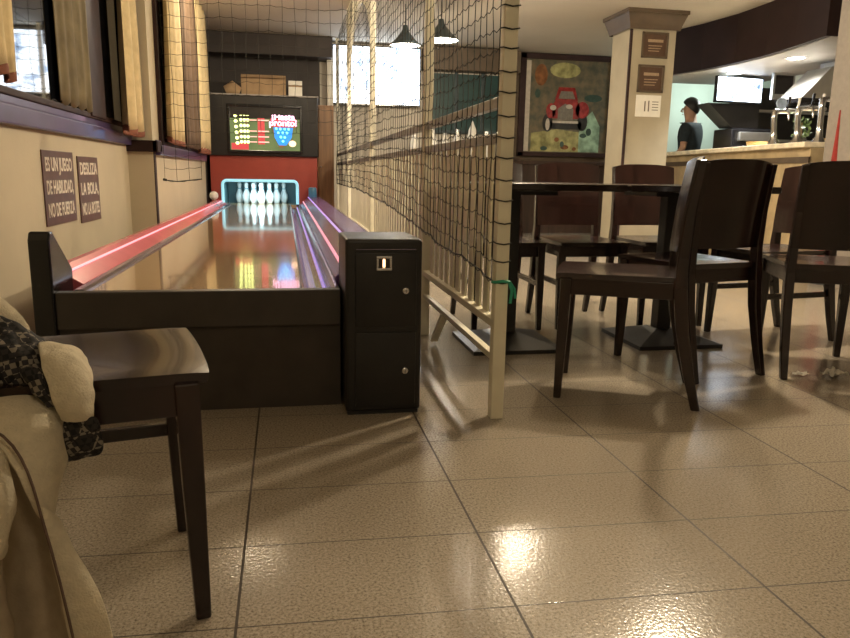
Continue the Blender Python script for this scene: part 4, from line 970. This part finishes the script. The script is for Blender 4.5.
# ------------------------------------------------------------------ coat over the left chair
coat = empty('coat', (-0.40, 1.15, 0.45), 'cream coat with dark checked lining thrown over the left chair', 'coat')
CO = Vector((0.40, -1.15, -0.45))
def wrinkle(o, amp, sc, seed):
    tx = bpy.data.textures.new('folds', 'CLOUDS'); tx.noise_scale = sc; tx.noise_depth = 2
    d = o.modifiers.new('folds', 'DISPLACE'); d.texture = tx; d.strength = amp; d.mid_level = 0.5; d.texture_coords = 'LOCAL'
    return o
def sheet(nm, rows_px, mt, thick=0.012, lev=3, fold=0.012, fs=0.05):
    b = MB(); b.grid([[at(*p)+CO for p in row] for row in rows_px]); o = b.build(nm, mt, coat)
    sd = o.modifiers.new('sub0', 'SUBSURF'); sd.levels = lev; sd.render_levels = lev
    wrinkle(o, fold, fs, 0); md = o.modifiers.new('solid', 'SOLIDIFY'); md.thickness = thick; md.offset = 0
    sd = o.modifiers.new('sub1', 'SUBSURF'); sd.levels = 1; sd.render_levels = 1
    for p in o.data.polygons: p.use_smooth = True
    return o
def roll(nm, pts_px, rads, mt, n=14, flat=0.8, fold=0.015, fs=0.06):
    b = MB(); b.tube([at(*p)+CO for p in pts_px], rads, n, flat); o = b.build(nm, mt, coat); mod_smooth(o, 2); return wrinkle(o, fold, fs, 0)
# shoulder heap resting against the chair
roll('shoulder', [(-60, 330, 1.30), (-25, 315, 1.30), (0, 330, 1.29), (16, 372, 1.27)], [0.06, 0.075, 0.060, 0.03], M_COAT)
# checked lining band folded outward
sheet('checked_lining', [[(-40, 312, 1.24), (0, 316, 1.24), (22, 326, 1.24), (40, 336, 1.25), (52, 352, 1.25), (60, 380, 1.24)],
                         [(-40, 340, 1.18), (0, 343, 1.18), (20, 350, 1.175), (38, 360, 1.17), (52, 376, 1.17), (60, 400, 1.17)],
                         [(-40, 362, 1.18), (0, 366, 1.17), (16, 372, 1.16), (34, 380, 1.155), (46, 392, 1.155), (56, 410, 1.16)],
                         [(-40, 388, 1.18), (0, 390, 1.17), (18, 392, 1.165), (34, 397, 1.16), (46, 406, 1.155), (58, 420, 1.16)]], M_CHECK, 0.008, 3, 0.02, 0.03)
roll('lining_fold', [(20, 366, 1.14), (32, 376, 1.135), (44, 390, 1.13), (54, 408, 1.13)], [0.010, 0.016, 0.016, 0.010], M_CHECK, 10, 0.8, 0.01, 0.02)
# cuff lying over the seat edge
sheet('cuff', [[(38, 342, 1.24), (50, 343, 1.24), (66, 347, 1.24), (80, 354, 1.24)],
               [(38, 350, 1.17), (56, 350, 1.16), (76, 356, 1.16), (88, 368, 1.17)],
               [(42, 366, 1.13), (60, 364, 1.115), (80, 370, 1.12), (92, 384, 1.14)],
               [(52, 388, 1.115), (66, 388, 1.10), (82, 392, 1.105), (93, 400, 1.13)],
               [(60, 408, 1.11), (70, 409, 1.10), (82, 411, 1.105), (92, 412, 1.13)],
               [(64, 418, 1.12), (72, 419, 1.115), (82, 419, 1.115), (90, 417, 1.135)]], M_COAT, 0.012, 3, 0.016, 0.045)
sheet('checked_cuff', [[(64, 414, 1.125), (74, 417, 1.12), (86, 418, 1.12), (95, 414, 1.13)],
                       [(64, 430, 1.125), (76, 432, 1.118), (88, 432, 1.118), (101, 429, 1.13)],
                       [(63, 446, 1.13), (76, 448, 1.125), (88, 447, 1.125), (104, 443, 1.135)],
                       [(61, 462, 1.14), (74, 460, 1.135), (86, 457, 1.135), (102, 452, 1.145)]], M_CHECK, 0.008, 3, 0.012, 0.03)
# front panel bulging forward and falling to a point
sheet('front_panel', [[(-50, 386, 1.20), (0, 388, 1.19), (30, 392, 1.18), (50, 402, 1.17), (60, 414, 1.18)],
                      [(-50, 408, 1.13), (0, 404, 1.12), (30, 408, 1.11), (54, 418, 1.12), (68, 428, 1.15)],
                      [(-50, 424, 1.10), (-5, 420, 1.09), (28, 428, 1.08), (54, 440, 1.10), (67, 450, 1.14)],
                      [(-30, 430, 1.08), (4, 436, 1.07), (30, 458, 1.06), (50, 474, 1.08), (61, 480, 1.12)],
                      [(-10, 436, 1.06), (18, 460, 1.055), (34, 488, 1.05), (44, 501, 1.06), (52, 506, 1.09)],
                      [(8, 446, 1.05), (28, 476, 1.045), (37, 503, 1.045), (42, 518, 1.05), (46, 526, 1.07)]], M_COAT, 0.012, 3, 0.014, 0.07)
# hem facing falling to the floor
sheet('hem_facing', [[(38, 503, 1.045), (44, 510, 1.05), (50, 514, 1.07)],
                     [(47, 540, 1.04), (60, 536, 1.045), (70, 543, 1.06)],
                     [(57, 580, 1.035), (76, 572, 1.035), (92, 582, 1.05)],
                     [(65, 612, 1.03), (88, 603, 1.03), (106, 610, 1.04)],
                     [(74, 655, 1.03), (97, 648, 1.025), (118, 655, 1.03)],
                     [(78, 672, 1.03), (100, 670, 1.025), (122, 672, 1.03)]], M_COAT, 0.010, 3, 0.012, 0.09)
# inner side seen through the opening, pleated
sheet('inner_lining', [[(-40, 430, 1.12), (0, 440, 1.12), (22, 470, 1.11), (36, 505, 1.10), (44, 516, 1.08)],
                       [(-40, 500, 1.12), (0, 505, 1.15), (24, 516, 1.14), (40, 520, 1.12), (48, 530, 1.08)],
                       [(-40, 540, 1.10), (0, 540, 1.15), (26, 538, 1.10), (42, 542, 1.12), (56, 556, 1.06)],
                       [(-40, 600, 1.08), (0, 600, 1.14), (30, 598, 1.08), (48, 600, 1.10), (66, 614, 1.05)],
                       [(-40, 672, 1.06), (0, 672, 1.12), (34, 672, 1.06), (56, 672, 1.08), (78, 672, 1.04)]], M_COATIN, 0.008, 3, 0.012, 0.08)
def pipe(nm, pts_px, r): b = MB(); b.tube([at(*p)+CO for p in pts_px], r, 6); o = b.build(nm, M_PIPING, coat); mod_smooth(o, 1)
pipe('piping', [(-20, 424, 1.045), (4, 434, 1.042), (22, 457, 1.036), (34, 488, 1.030), (40, 513, 1.030), (50, 545, 1.022), (60, 582, 1.016), (68, 615, 1.012), (78, 660, 1.012)], 0.0024)
# sleeve hanging at the left
roll('sleeve', [(-40, 440, 1.06), (-18, 468, 1.04), (-9, 505, 1.03), (-12, 540, 1.03), (-16, 558, 1.03)], [0.034, 0.044, 0.040, 0.034, 0.028], M_COAT, 14, 0.8, 0.02, 0.05)
roll('sleeve_cuff', [(-14, 546, 1.035), (-16, 580, 1.035), (-13, 620, 1.035), (-8, 660, 1.035)], [0.026, 0.029, 0.031, 0.034], M_COATIN)
# ------------------------------------------------------------------ lights
def light(kind, name, loc, energy, color, size=0.1, rot=None, size_y=None, spot=None):
    l = bpy.data.lights.new(name, kind); l.energy = energy; l.color = color
    if kind == 'AREA':
        l.size = size
        if size_y: l.shape = 'RECTANGLE'; l.size_y = size_y
    else: l.shadow_soft_size = size
    if kind == 'SPOT': l.spot_size = math.radians(spot or 120); l.spot_blend = 0.5
    o = bpy.data.objects.new(name, l); COL.objects.link(o); o.location = loc
    if rot: o.rotation_euler = rot
    return o
WARM = (1.0, 0.83, 0.59)
light('POINT', 'lamp_over_table', (2.10, 3.35, 2.15), 92, WARM, 0.05)
light('POINT', 'lamp_over_table_fence_side', (1.50, 3.20, 2.18), 26, WARM, 0.05)
light('POINT', 'lamp_far', (1.84, 5.35, 2.05), 36, (1.0, 0.84, 0.62), 0.05)
light('POINT', 'lamp_by_fence', (1.20, 4.65, 2.10), 22, (1.0, 0.84, 0.62), 0.05)
light('POINT', 'fill_over_lane', (-0.35, 6.75, 2.28), 32, WARM, 0.12)  # added fill without a fixture, brightens the fence and left wall
light('POINT', 'pendant_bulb_a', (1.465, 7.0, 1.94), 26, (1.0, 0.86, 0.66), 0.1)
light('POINT', 'pendant_bulb_b', (1.185, 7.37, 1.94), 18, (1.0, 0.86, 0.66), 0.1)
light('POINT', 'fill_behind_camera', (0.3, -0.6, 2.2), 14, WARM, 0.15)  # unseen fill added to lift surfaces facing the camera
light('SPOT', 'bar_downlight_a', (4.84, 7.45, 1.90), 130, (1.0, 0.95, 0.85), 0.06, (0, 0, 0), spot=140)
light('SPOT', 'bar_downlight_b', (4.78, 6.40, 1.90), 130, (1.0, 0.95, 0.85), 0.06, (0, 0, 0), spot=140)
light('POINT', 'bar_back', (5.7, 8.9, 1.9), 22, (0.88, 1.0, 0.95), 0.1)
light('AREA', 'pin_light', (-0.29, 8.90, 0.62), 3.5, (0.62, 0.92, 1.0), 0.7, (math.radians(28), 0, 0), 0.05)
w = bpy.data.worlds.new('night'); SC.world = w; w.use_nodes = True
w.node_tree.nodes['Background'].inputs[0].default_value = (0.10, 0.08, 0.06, 1); w.node_tree.nodes['Background'].inputs[1].default_value = 0.05
SC.view_settings.view_transform = 'Standard'; SC.view_settings.look = 'None'; SC.view_settings.gamma = 1; SC.view_settings.use_curve_mapping = False
SC.view_settings.exposure = 0.62
